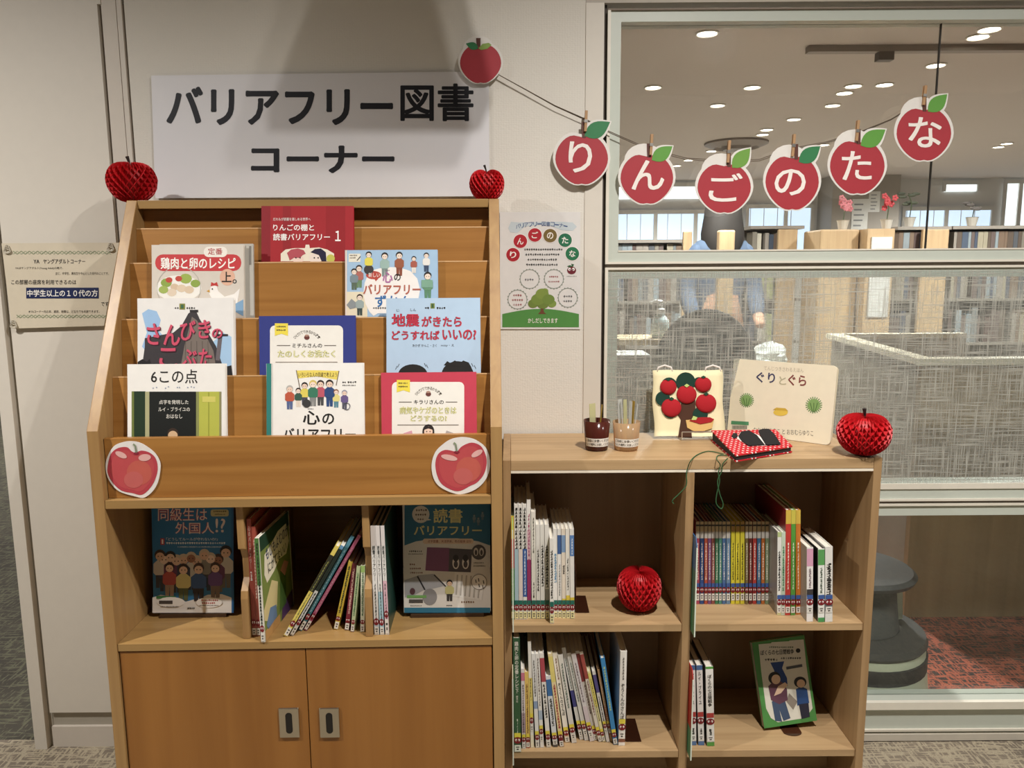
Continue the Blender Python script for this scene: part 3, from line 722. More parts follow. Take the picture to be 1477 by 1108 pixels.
# open compartments below
zf0 = rz(440, 924.5, 0.004)
MB().box(X0, X1, 0.003, RD - 0.013, zf0 - 0.018, zf0, BEX).build('compartment_floor', rack, bevel=0.001)
for (u0, u1, l0, l1) in ((341.5, 352, 349.5, 360), (522.5, 533, 526.5, 537)):
    xa = hit(u0, 765, RK, 1, 0.02).x; xb = xa + 0.016
    z1, z2, z3 = rz(350, 792, 0.02), rz(350, 846, 0.02), ze_bot - 0.0005
    pts = [(0.02, z3), (0.02, z1), (0.035, z1 - 0.008), (0.045, z1 - 0.03), (0.045, z2 + 0.012), (0.022, z2 - 0.012), (0.018, z2 - 0.03), (0.018, zf0 + 0.0005), (RD - 0.014, zf0 + 0.0005), (RD - 0.014, z3)]
    MB().prism(pts, xa, xb, BEE_E, axis=0).build('divider', rack, bevel=0.001)
# doors
zd1, zd0 = zf0 - 0.02, 0.07
xs = hit(443.5, 1000, RK, 1, 0.006).x
for k, (a, c) in enumerate(((X0 + 0.002, xs - 0.001), (xs + 0.001, X1 - 0.002))):
    d = MB().box(a, c, 0.006, 0.026, zd0, zd1, BEV).build('door', rack, bevel=0.0012)
    hx = (404.5, 462.5)[k]
    p0, p1 = hit(hx, 1063, RK, 1, 0.006), hit(hx + 26.5, 1020, RK, 1, 0.006)
    x0_, x1_, z0_, z1_ = p0.x, p1.x, p0.z, p1.z; cx = (x0_ + x1_) / 2
    m = MB(); m.box(x0_, x1_, 0.001, 0.0055, z0_, z1_, P('B9B2A4', 0.3, 1.0)); g = m.build('handle', d, bevel=0.0015)
    pr = Print(MB(), RK, -0.001); pts = []
    for q in range(24):
        t = 2 * math.pi * q / 24; pts.append((cx + 0.0078 * math.cos(t), (z0_ + z1_) / 2 + (0.018 if math.sin(t) > 0 else -0.018) + 0.0078 * math.sin(t)))
    MB().prism(pts, 0.0004, 0.0009, P('120F0D', 0.5)).build('finger_slot', g)
MB().box(X0, X1, 0.05, 0.07, 0.0, 0.0695, BEE).build('plinth', rack)
MB().box(X0, X1, 0.03, RD - 0.013, 0.05, 0.068, BEE).build('bottom_board', rack)

# ------------------------------------------------------------------ low oak bookshelf
LK = T(-0.0235, -0.32, -0.012)
LW, LD = 0.903, 0.305
ZT = 0.927 + 0.012
OAKX = wood('light_oak_long', 'A98A63', 'C1A279', 'X', 0.45)
OAKZ = wood('light_oak_upright', '967650', 'AD8D65', 'Z', 0.45)
OAKB = wood('light_oak_back', '836646', '957654', 'Z', 0.5, 0.6)
shelf = thing('low_bookshelf', 'low light oak bookshelf with two open bays beside the tall display rack', 'bookshelf', LK)
def lz(px, py, y=0.0): return hit(px, py, LK, 1, y).z
def lx(px, py, y=0.0): return hit(px, py, LK, 1, y).x
for a in (0, LW - 0.019): MB().box(a, a + 0.019, 0, LD, 0, ZT, OAKZ).build('side_panel', shelf, bevel=0.0012)
s0, s1 = 0.0195, LW - 0.0195
zt0 = ZT - 0.026
MB().box(s0, s1, 0.0005, LD, zt0, ZT - 0.0005, OAKX).build('top_board', shelf, bevel=0.001)
MB().box(s0, s1, 0.001, 0.012, zt0 - 0.0065, zt0 - 0.0005, P('EDE3D0', 0.3)).build('label_rail', shelf)
MB().box(s0, s1, LD - 0.012, LD - 0.001, 0.05, zt0 - 0.001, OAKB).build('back_panel', shelf)
dx0 = lx(990, 690); dx1 = dx0 + 0.02
MB().box(dx0, dx1, 0.001, LD - 0.0125, 0.05, zt0 - 0.007, OAKZ).build('divider', shelf, bevel=0.001)
zs1 = lz(860, 902.5); zs2 = lz(860, 1085)
for zz in (zs1, zs2):
    MB().box(s0, dx0 - 0.0005, 0.004, LD - 0.0125, zz - 0.019, zz, OAKX).build('shelf', shelf, bevel=0.001)
    MB().box(dx1 + 0.0005, s1, 0.004, LD - 0.0125, zz - 0.019, zz, OAKX).build('shelf', shelf, bevel=0.001)
MB().box(s0, s1, 0.16, 0.175, 0.0, 0.135, OAKX).build('plinth', shelf)
ZL1, ZL2, ZTOP = zs1 - 0.012, zs2 - 0.012, ZT - 0.012         # world heights
ZRF = zf0 - 0.012

# coloured section plates sticking out beside the books
def plate(label, px0, ytop, ybot, y0, cols, px_edge, dp=0.09):
    pt, pb = at(px0, ytop, y0), at(px0, ybot, y0)
    h = pt.z - pb.z; x = pt.x if dp < 0.05 else LK.translation.x + dx1 + 0.0006
    t = thing('section_plate', label, 'shelf marker', T(x, y0, pb.z))
    m = MB(); k = len(cols)
    for i, c in enumerate(cols):
        a, b_ = h * i / k, h * (i + 1) / k
        if i == k - 1: m.prism([(0, a), (0, b_ - 0.02), (0.012, b_), (dp, b_), (dp, a)], 0, 0.0022, P(c, 0.35), axis=0)
        else: m.box(0, 0.0022, 0, dp, a, b_, P(c, 0.35))
    m.box(-0.0004, 0.0026, -0.0012, 0.0, 0.0, h - 0.021, P('DDE8DA', 0.3))
    m.build('plate', t); return t
plate('blue and green section plate on the centre divider of the low bookshelf, upper bay', 1000.5, 778, 919, -0.355, ['3C7A55', '3A6A5E', '2E5A86'], 0)
plate('red and green section plate on the centre divider of the low bookshelf, lower bay', 996.5, 969, 1097, -0.355, ['3C7A55', 'A5221F', 'A5221F'], 0)
plate('thin green section plate beside the leftmost upper-bay books of the low bookshelf', 738.5, 752, 912, -0.352, ['5C9A58', '6DA862', '8CB86A'], 0, 0.031)
plate('pale green section plate beside the leftmost lower-bay books of the low bookshelf', 738.8, 968, 1104, -0.352, ['8CB86A', 'D9C66A', 'D8D4B4'], 0, 0.031)

# ------------------------------------------------------------------ books shown face out on the rack
def face_book(name, label, x0, y0, x1, tier, thick, back=1, draw=None, cover='F0EEE8', spine=None, group='books shown face out on the display rack', pages='E9E4D8', fwd=0.0):
    """book leaning on tier board number `tier`-1, standing in the pocket behind board `tier`"""
    yt, ztp = TIER[tier - 1]
    # plane of the supporting board in rack coordinates; the cover lies thick in front of it
    off = 0.002 + thick + fwd
    MP = RK @ T(0, yt, ztp) @ RX(-LEAN)
    a, c = hit(x0, y0, MP, 1, -off), hit(x1, y0, MP, 1, -off)
    w = c.x - a.x; top = (a.z + c.z) / 2
    # distance down the lean to the pocket floor
    zf = FL[tier] if tier in FL else FL[5]
    e = 0.002 + fwd                                             # the back lower edge carries the book
    zb = (zf + 0.0006 - ztp - e * sl) / cl
    M = MP @ T((a.x + c.x) / 2, -off, zb)
    h = top - zb
    t = thing(name, label, 'book', M, group)
    m = MB(); sp = spine or cover
    m.box(-w / 2, w / 2, 0, 0.0015, 0, h, P(cover, 0.35)); m.box(-w / 2, w / 2, thick - 0.0015, thick, 0, h, P(cover, 0.35))
    m.box(-w / 2, -w / 2 + 0.0015, 0.0015, thick - 0.0015, 0, h, P(sp, 0.35))
    if draw: draw(Print(m, M, 0.0))
    m.build('cover', t)
    MB().box(-w / 2 + 0.0016, w / 2 - 0.003, 0.0016, thick - 0.0016, 0.003, h - 0.003, P(pages, 0.8)).build('pages', t)
    return t
K = '1E1C1A'
def d_red(p):
    for x0, x1, c in ((377, 390, '8E1B26'), (390, 408, 'A82028'), (408, 420, '971C24'), (420, 470, 'A6222A'), (470, 498, '9A1C24'), (498, 510, 'A8242C')): p.rect(x0, 297.2, x1, 380, c, 1)
    p.text('だれもが読書を楽しめる世界へ', 394, 314, 448, 318.5, 'F6ECE8', 3, 0.01)
    p.text('りんごの棚と', 394, 323.5, 453, 333, 'FFF8F4', 3, 0.03); p.text('読書バリアフリー', 394, 337, 476, 347, 'FFF8F4', 3, 0.03)
    p.text('１', 483.5, 333, 491.5, 348, 'FFF8F4', 3, 0.03)
    p.poly([(405, 377), (405, 366), (412, 360), (425, 358), (440, 358), (441, 353), (446, 353), (447, 358), (460, 357), (472, 360), (482, 366), (482, 377)], 'EFE6D2', 2)
    p.poly([(414, 365), (420, 360), (430, 358.5), (438, 361), (441, 366), (437, 368), (433, 372), (424, 372), (418, 376), (416, 370)], 'B5505A', 4)
    p.ell(430, 374, 8, 6, 'F0D8CA', 3); p.ell(455, 373, 9, 8, 'EFE0D4', 3)
    p.poly([(448, 364), (454, 359.5), (463, 358.5), (470, 364), (471, 377), (464, 377), (460, 368)], '1D1838', 4)
    for x in (427, 433, 453.5, 459): p.ell(x, 372, 1.1, 1.2, K, 5, 6)
    p.ell(477, 373, 6, 6, 'C7C45A', 3)
face_book('picture_book', 'dark red book with white lettering and numeral 1 on the top tier', 377, 297.5, 509.5, 2, 0.012, draw=d_red, cover='A6222A')

def d_recipe(p):
    p.rect(219, 353.5, 351, 470, 'D9D0C4', 1); p.rrect(224, 367, 348, 391, 11, 'C83A3E', 2)
    p.rrect(294, 356, 328, 371, 7, 'F4EEE4', 3); p.text('定番', 300, 358, 321, 367.5, 'B03A40', 4, 0.02)
    p.text('鶏肉と卵のレシピ', 232, 371.5, 340, 388.5, 'FFF9F2', 4, 0.035)
    p.ell(328, 400, 11, 12, 'E3B49A', 2); p.text('上', 320, 392, 334, 407, K, 4, 0.03); p.ring(338.5, 406, 1.8, 1.2, K, 3, 14)
    p.ell(258, 416, 33, 19, 'F3F0E8', 2); p.ring(258, 416, 31, 1, 'B9B3A8', 3)
    for x, y, r, c in ((240, 408, 8, '8FA84A'), (268, 402, 9, '9DB252'), (282, 409, 7, '8FA84A'), (236, 418, 7, 'A3B65C'), (244, 404, 5, 'C2483A'), (258, 402, 5, 'C2483A'), (252, 414, 6, 'D8BFA2'), (262, 416, 7, 'E0CBB0'), (273, 418, 7, 'DCC6AA'), (248, 422, 7, 'E4D2BA')): p.ell(x, y, r, r * 0.8, c, 4, 12)
    p.poly([(308, 436), (302, 424), (304, 414), (308, 411), (313, 413), (315, 420), (324, 428), (338, 424), (346, 416), (342, 440), (330, 452), (312, 446)], 'F6F2EC', 3)
    p.poly([(304, 413), (305, 407), (309, 409), (313, 407), (315, 413), (310, 412)], 'C23A34', 4); p.ell(306.5, 417, 1.1, 1.1, K, 5, 8); p.poly([(302, 418), (298, 420), (303, 422)], 'D8A23A', 4)
    p.poly([(340, 450), (340, 438), (351, 432), (351, 456)], '7FA6C8', 3)
face_book('cookbook', 'pale recipe book with red title banner, salad plate and white hen', 218.5, 353, 351.5, 3, 0.009, draw=d_recipe, cover='D9D0C4', fwd=0.0085)
def d_grey(p): p.rect(359.5, 355, 362.5, 382, '7C7872', 2)
face_book('cookbook', 'pale grey book mostly hidden behind the recipe book', 230, 352, 365, 3, 0.0075, draw=d_grey, cover='BDB9B0')
def d_new(p):
    B = 'A5C3DE'; p.rect(498, 361, 630.5, 470, B, 1); p.rect(498, 421, 530, 470, 'E8DCC0', 2); p.rect(498, 361, 500.5, 470, 'E6D5C8', 3)
    p.poly([(526, 408), (530, 398), (540, 389), (555, 385.5), (575, 385.5), (592, 391), (602, 402), (606, 418), (602, 440), (560, 452), (545, 452), (539, 456), (533, 450), (527, 438), (524, 424)], 'F4EEE8', 3)
    p.rrect(503, 366, 520, 378, 1, 'E9E4D4', 2); p.ticks(504.5, 367.5, 514, 369.5, '6A5A50', 4); p.ticks(504.5, 371, 513, 373, '6A5A50', 4); p.line(515, 376, 520, 370, 1.2, '3A3A3A', 4)
    for cx, top, hh, hair, cl_, lg in ((532, 363.5, 30, '221E1C', 'E3D65A', '4A4642'), (555, 365, 34, '221E1C', '9DB8B0', '7D8E8A'), (576, 364, 34, '2A2624', '9A5A3E', '8A4A34'), (597, 370, 24, '2B2A30', 'A85A4A', 'E8E0D6'), (615, 365, 27, '2E2622', 'E8E4DE', '3A4A66'), (511, 388, 30, '24201E', '7C8C94', '5A6A58'), (518, 383, 32, '3A2E2A', 'B06A60', '6C8A64'), (519, 425, 30, '3A2A26', '9CAAA8', '3C4A46'), (617, 393, 38, '24201E', '6E9A78', '5E8A6A')):
        p.figure(cx, top, hh, hair, 'F0DCCB', cl_, lg, 4, 1.0)
    p.ell(532, 389, 7, 7, '3E3A3A', 4, 16); p.rect(608, 404, 624, 415, '7FA890', 9)
    p.poly([(500, 440), (507, 431), (513, 436), (513, 444), (505, 446)], '8E9496', 5)
    p.ell(539, 397, 11, 6, 'B8483C', 4); p.poly([(540, 402), (546, 402), (542, 406)], 'B8483C', 4); p.text('新しい', 531.5, 393.5, 548, 400, 'F6E8E0', 5, 0.02)
    p.text('心', 552, 392, 566.5, 408, 'B06AA0', 6, 0.04); p.text('の', 568.5, 395, 578, 405, K, 6, 0.03); p.ticks(556, 389.5, 563, 391, '7A5A70', 5)
    p.text('バリアフリー', 524, 410, 607, 425, 'B4604C', 6, 0.045); p.text('ずかん', 541, 426, 593, 443, '2C6AA8', 6, 0.03); p.ticks(538, 443, 570, 446, '5A5A5A', 5)
face_book('picture_book', 'light blue book crowded with small cartoon people around a white bubble', 497.5, 360.5, 631, 3, 0.011, draw=d_new, cover='A5C3DE')
def d_pigs(p):
    p.rect(198.5, 430.5, 336.5, 550, 'EDEAE6', 1); p.poly([(205, 452), (214, 446), (226, 449), (232, 462), (228, 476), (240, 490), (232, 505), (215, 512), (205, 500), (212, 480)], '9FC2E6', 2)
    p.poly([(300, 500), (322, 480), (334, 486), (334, 540), (300, 540)], 'A9CBEA', 2)
    p.poly([(277, 449), (283, 449), (288, 460), (300, 480), (312, 500), (322, 530), (322, 545), (205, 545), (205, 530), (209, 500), (209, 488), (250, 480), (262, 470), (272, 452)], '3A3538', 3)
    p.poly([(277, 457), (284, 462), (296, 482), (308, 506), (314, 545), (258, 545), (266, 500)], '7A6E66', 4)
    for x in (268, 276, 284, 292, 300): p.line(x, 492, x + (x - 280) * 0.1, 545, 0.8, '5A504A', 5)
    p.rect(274, 447, 286, 450.5, '2B2628', 5); p.line(318, 484, 314, 520, 6, '6C6468', 4); p.rect(311, 482, 329, 485, '332E30', 5)
    p.poly([(199, 545), (199, 522), (206, 518), (212, 522), (216, 518), (222, 545)], '1C1A1C', 6); p.poly([(318, 545), (322, 530), (334, 527), (336, 545)], '1C1A1C', 6)
    for dx, dy, c, L, bo in ((0.9, 1.0, '4A1A2A', 7, 0.05), (0, 0, 'D2506A', 8, 0.03)):
        p.text('さん', 212 + dx, 466 + dy, 260 + dx, 497 + dy, c, L, bo, rise=-2); p.text('びき', 260 + dx, 464 + dy, 304 + dx, 492 + dy, c, L, bo, rise=4); p.text('の', 306 + dx, 474 + dy, 321 + dx, 488 + dy, c, L, bo)
        p.text('こ', 230 + dx, 502 + dy, 256 + dx, 530 + dy, c, L, bo); p.text('ぶた', 262 + dx, 503 + dy, 306 + dx, 530 + dy, c, L, bo)
    p.rect(259, 438, 267, 446.5, '8A8A3A', 3); p.rect(261, 439.5, 265, 445, '3E6A4A', 4); p.ticks(252, 443, 257, 446, K, 3); p.ticks(269, 443, 281, 446, K, 3)
face_book('picture_book', 'white picture book with a dark pointed house and pink title, left tier', 198, 430, 337, 4, 0.013, draw=d_pigs, cover='EDEAE6')
def d_lbook(yy, col, band, name, l1, l2=None, x0=0, x1=0):
    def f(p):
        W_ = x1 - x0; L0, R0 = x0 + 0.115 * W_, x1 - 0.127 * W_
        p.rrect(L0, yy + 14, R0, yy + 100, 7, 'F1EDE4', 1)
        tx = L0 + 7
        p.poly([(tx, yy + 11), (tx, yy + 29), (tx + 9.5, yy + 26), (tx + 19, yy + 29), (tx + 19, yy + 11)], 'F0DC50', 3)
        p.ticks(tx + 2.5, yy + 14.5, tx + 16, yy + 17, '4A4430', 4); p.ticks(tx + 2.5, yy + 19.5, tx + 16, yy + 22, '4A4430', 4)
        c = (L0 + R0) / 2 + 0.5
        p.arc_text('ひとりでできるかな?!', c, yy + 45, 22, -146, -34, 4.2, '4A4238', 3, 0.0)
        p.ell(c, yy + 31.5, 4.0, 3.4, '6A3A34', 3, 12); p.ell(c, yy + 28.6, 3.2, 1.6, 'B08A78', 4, 10)
        p.line(L0 + 10, yy + 43, c - 24, yy + 43, 1, '6A6258', 3); p.line(c + 25, yy + 43, R0 - 10, yy + 43, 1, '6A6258', 3)
        p.text(name, c - 21, yy + 40, c + 22, yy + 46, K, 3, 0.02)
        p.text(l1, L0 + 11, yy + 49.5, R0 - 11 , yy + 60.5, '8A8E30', 3, 0.06); p.text(l1, L0 + 11, yy + 49.5, R0 - 11, yy + 60.5, 'F6F0B8', 4, 0.0)
        if l2: p.text(l2, c - 26, yy + 62, c + 27, yy + 71, '8A8E30', 3, 0.06); p.text(l2, c - 26, yy + 62, c + 27, yy + 71, 'F6F0B8', 4, 0.0)
        yl = yy + (76 if l2 else 67)
        p.line(L0 + 8, yl, R0 - 8, yl, 1.1, '8A8278', 3)
        if l2:
            p.ell(c, yl + 9, 8.5, 10, '2A2220', 4); p.rect(c - 8.5, yl + 9, c + 8.5, yl + 20, '2A2220', 4); p.ell(c, yl + 10, 6.2, 7.5, 'F2D3BE', 5); p.poly([(c - 6, yl + 7), (c - 3, yl + 2.5), (c + 4, yl + 3), (c + 6.2, yl + 7), (c, yl + 5)], '2A2220', 6)
            for q in (-2.4, 2.4): p.ell(c + q, yl + 9.5, 0.8, 0.9, K, 7, 8)
            p.ell(c, yl + 13.4, 2.4, 1.0, 'B04A44', 7, 10)
            p.poly([(c - 36, yl + 12), (c - 24, yl + 8), (c - 22, yl + 17), (c - 34, yl + 20)], 'D8A0B0', 4); p.poly([(c + 26, yl + 8), (c + 37, yl + 12), (c + 35, yl + 19), (c + 24, yl + 15)], 'B0A8A4', 4)
    return f
face_book('picture_book', 'blue-bordered white book behind the group-of-people book, middle tier', 373.5, 455.5, 512.5, 4, 0.009, draw=d_lbook(455.5, 0, 0, 'ミチルさんの', 'たのしくお洗たく', None, 373.5, 512.5), cover='3C4488')
def d_quake(p):
    p.rect(557.5, 430.5, 692, 560, 'B5CDE4', 1)
    for dx, c, L, bo in ((0, '5A1A22', 3, 0.06), (0, 'C8344A', 4, 0.02)):
        p.text('地震', 565, 452.5, 605, 471.5, c, L, bo); p.text('がきたら', 608, 456, 666, 471.5, c, L, bo); p.text('どうすれば', 565, 477, 634, 490.5, c, L, bo); p.text('いいの?', 638, 475.5, 687, 490.5, c, L, bo)
    p.text('じ', 572, 446, 576, 449.5, K, 3, 0.0); p.text('しん', 592, 445, 600, 449, K, 3, 0.0)
    p.text('あかぎ かんこ・さく', 595, 496.5, 630, 500.5, '3A3A3A', 3, 0.0); p.text('mitty・え', 636, 496.5, 655, 500.5, '3A3A3A', 3, 0.0)
    p.rect(621, 437.5, 627, 445, '7E8A36', 3); p.rect(622.5, 438.5, 625.5, 444, '3A5A3A', 4); p.ticks(613, 443, 618.5, 446, K, 3); p.ticks(630, 443, 642.5, 446, K, 3)
    p.ell(595.5, 540, 21, 14.5, K, 3, 24); p.ell(660, 540, 23, 19, K, 3, 24)
    p.poly([(640, 527), (645, 521), (650, 524), (656, 520), (664, 524), (668, 520), (676, 523), (680, 530)], K, 4)
    for x, y in ((573, 528), (576, 525), (615, 526), (612, 524), (684, 527), (680, 524)): p.line(x, y, x + (2.5 if x > 600 else -2.5), y + 5, 0.7, '30302E', 3)
face_book('picture_book', 'pale blue book with red title and two dark heads, right tier', 557, 430, 692.5, 4, 0.011, draw=d_quake, cover='B5CDE4')
def d_six(p):
    p.rect(184, 525.5, 324.5, 640, 'F1EEE8', 1); p.text('6この点', 218, 533, 285, 553, K, 3, 0.012)
    for x in (221, 226, 239, 243, 256, 259, 271, 276, 280): p.ell(x, 558 + (x % 3), 1.1, 1.1, '9AA2B4', 3, 6)
    p.rect(190, 564.5, 210, 640, '1E3420', 2); p.rect(190, 564.5, 193.5, 640, '6E7A3C', 3); p.rect(209.5, 565, 215.5, 640, 'B0AE84', 2); p.rect(215.5, 565, 283, 640, '101412', 2); p.rect(283, 565, 287, 640, '8C9058', 3)
    p.rect(287, 565, 317, 640, 'B9BC50', 2); p.rect(300.5, 566, 302, 640, '9A9E3C', 3); p.rect(292, 572, 311, 580, 'D4CC6A', 3); p.rect(316.5, 565, 319.5, 640, '8E8A60', 3)
    for i, (t, a, c) in enumerate((('点字を発明した', 229.5, 272), ('ルイ・ブライユの', 228.5, 274), ('おはなし', 240, 263))): p.text(t, a, 577 + i * 10.2, c, 583.2 + i * 10.2, 'EAE6DC', 3, 0.01)
    p.ell(249.5, 626, 8, 8.5, '3A2A20', 3); p.ell(249.5, 628.5, 7, 7, 'D9B58E', 4)
face_book('picture_book', 'white book with black doorway and green shutters on the bottom tier, left', 183.5, 525, 325, 5, 0.011, draw=d_six, cover='F1EEE8', spine='E4E0D8')
def d_heart(p):
    p.rect(384.5, 524.5, 391.5, 640, '2E8078', 2); p.rect(391.5, 524.5, 393.5, 640, 'D6D4CC', 3); p.rect(393.5, 524.5, 523.5, 640, 'F3F0EA', 1)
    p.poly([(428, 534.5), (455, 534), (489, 535), (487, 548), (457, 543), (430, 546)], 'EFD96A', 2); p.line(427.5, 534, 433, 562, 1.1, '6A5A4A', 3); p.line(489, 535, 485, 556, 1.1, '6A5A4A', 3)
    p.text('いろいろな人の目線で考えよう', 430.5, 537, 486, 544, '4A3A2A', 4, 0.0)
    for cx, top, hh, hair, cl_, lg, sk in ((418, 556.5, 34, 'B9B4AE', 'C05A40', '5A6A94', 'EFD2BE'), (430.5, 560, 27, '221E1C', '3A5A4C', 'E8D8C8', 'F2DACA'), (439.5, 552, 32, '221E1C', 'E0D060', '4A4A58', 'EFD2BE'), (451.5, 549, 37, 'D8C06A', '3C7A60', '8A8A88', 'F4DECE'), (462.5, 549, 36, '3A2A26', 'C05A6A', '4A4A4A', 'EFD2BE'), (475.5, 548.5, 38, '2A2422', '2E4A7C', '2E4A7C', 'EFD2BE'), (485, 562, 26, '8A5A3A', 'E3D88A', '5A8A9A', 'F2DACA'), (497, 563, 27, '9A9AA6', '6A5A8A', '5A5A6A', 'EFD2BE')):
        p.figure(cx, top, hh, hair, sk, cl_, lg, 3)
    p.ell(442.5, 582, 6, 6, '3A3A3A', 8, 14); p.ring(500, 586, 4.5, 1, '5A5A6A', 8, 16)
    p.ticks(494, 550.5, 500, 553, K, 3); p.ticks(501.5, 550, 515, 553, K, 3); p.ticks(494, 555, 514, 557, '5A5A5A', 3)
    p.text('心', 437, 592.5, 461.5, 612.5, K, 3, 0.03); p.text('の', 465, 596.5, 482, 612, K, 3, 0.03); p.text('バリアフリー', 408, 617.5, 513, 636, K, 3, 0.03); p.ticks(444, 589, 452, 591, '8A8A8A', 3)
face_book('picture_book', 'white book with a line of cartoon people under a yellow banner', 384, 524, 524, 5, 0.014, draw=d_heart, cover='F3F0EA', spine='2E8078')
face_book('picture_book', 'pinkish red bordered book with a smiling girl, bottom tier right', 549.5, 537, 687, 5, 0.009, draw=d_lbook(537, 0, 0, 'キラリさんの', '病気やケガのときは', 'どうするの?', 549.5, 687), cover='C9485A')

# face-out books in the lower compartments of the rack
def stand_book(name, label, cat, x0, y0, x1, y1, yl, M0, lean, thick, draw, cover, stand=True, group=None, zfl=None):
    yl = hit((x0 + x1) / 2, y1, M0, 2, zf0 + 0.012).y
    a, c, d = hit(x0, y1, M0, 1, yl), hit(x1, y1, M0, 1, yl), hit((x0 + x1) / 2, y0, M0, 1, yl)
    base = (a.z + c.z) / 2
    M = M0 @ T((a.x + c.x) / 2, yl, base) @ RX(-lean)
    top = hit((x0 + x1) / 2, y0, M, 1, 0).z; w = c.x - a.x
    t = thing(name, label, cat, M, group)
    m = MB(); m.box(-w / 2, w / 2, 0, 0.0015, 0, top, P(cover, 0.35)); m.box(-w / 2, w / 2, thick - 0.0015, thick, 0, top, P(cover, 0.35)); m.box(-w / 2, -w / 2 + 0.0015, 0.0015, thick - 0.0015, 0, top, P(cover, 0.35))
    draw(Print(m, M)); m.build('cover', t)
    MB().box(-w / 2 + 0.0016, w / 2 - 0.002, 0.0016, thick - 0.0016, 0.002, top - 0.002, P('E4DED0', 0.8)).build('pages', t)
    return t, M, top, base, a.x, c.x, yl
def d_class(p):
    p.rect(222.5, 726, 334.5, 884, '2E74A6', 1); p.rect(334, 726, 337, 884, '1F5E94', 2)
    p.poly([(220, 884), (220, 862), (232, 858), (254, 862), (268, 868), (290, 862), (300, 858), (320, 857), (334, 862), (334, 884)], 'E9E6E0', 2)
    p.text('同級生は', 228, 733, 299, 751.5, 'B83A4A', 3, 0.05); p.text('同級生は', 228, 733, 299, 751.5, 'E9DCD6', 4, 0.0); p.text('外国人', 253, 753.5, 309, 770, 'B83A4A', 3, 0.05); p.text('外国人', 253, 753.5, 309, 770, 'E9DCD6', 4, 0.0); p.text('!?', 311, 748, 325, 768, 'E9DCD6', 4, 0.02)
    p.rrect(304, 735, 330, 745, 3, 'C9C08A', 3); p.ticks(308, 736.5, 327, 739, '5A5434', 4); p.ticks(310, 741, 325, 743, '5A5434', 4)
    p.rrect(231.5, 776.5, 237.5, 786, 1, 'B43A44', 3); p.text('1', 233.3, 778, 235.8, 784.5, 'F4EAE6', 4, 0.02)
    p.text('「どうしてルールが守れないの?」', 240, 775.5, 314, 780, 'E6ECF0', 3, 0.01); p.ticks(240, 782, 326, 785, 'DDE6EC', 3); p.ticks(256, 788, 320, 790, 'C6D6E0', 3)
    R = random.Random(4)
    for i, (cx, top) in enumerate(((231, 794), (237, 799), (246, 796), (255, 801), (265, 800), (276, 797), (284, 802), (295, 793), (304, 798), (315, 800), (326, 788))):
        p.figure(cx, top, 54 if i != 10 else 60, R.choice(['221E1C', '3A2C26', 'C8B8A0', '2A2422']), R.choice(['E0C0A6', '9A6A50', 'D8B498', 'E8CDB8']), R.choice(['C8C2B6', '3A4054', '8A8478', '6A3A58', '4A4846']), R.choice(['2A3040', '6A6458', '3A3A40']), 3, 0.9)
    for cx, top, hh, c, l, hr in ((245, 812, 48, 'B0504A', 'A08A78', '2A201E'), (265, 814, 52, 'D8CC8A', '5C6440', '3A2A22'), (287, 813, 54, '3C5C8E', '332C2E', '4A342A'), (311, 812, 50, '6A4A80', '7A6A60', '4A3428')):
        p.figure(cx, top, hh, hr, 'E8C4A8', c, l, 9, 1.05)
    p.rect(226, 859.5, 254, 863.5, '3E7A46', 10); p.ell(247, 868.5, 20, 7.5, 'F1EEE8', 10); p.rect(230, 866, 249.5, 871, '4A4440', 12); p.ticks(232, 874, 258, 876, '6A6460', 12)
    p.ell(302, 869, 19, 7.5, 'F3F0EA', 10); p.ring(302, 869, 0.1, 0.1, 'F3F0EA', 10); p.ticks(291, 864.5, 314, 867, 'B04A48', 12); p.ticks(292, 868.5, 311, 871, 'B04A48', 12); p.ticks(288, 872.5, 316, 874, '5A5450', 12); p.ticks(271, 876, 281, 878.5, K, 12)
cl_t = stand_book('picture_book', 'blue book with a crowd of cartoon children in the rack\'s left lower compartment', 'book', 221.5, 727, 336, 883.5, 0.20, RK, 7, 0.012, d_class, '2E74A6')
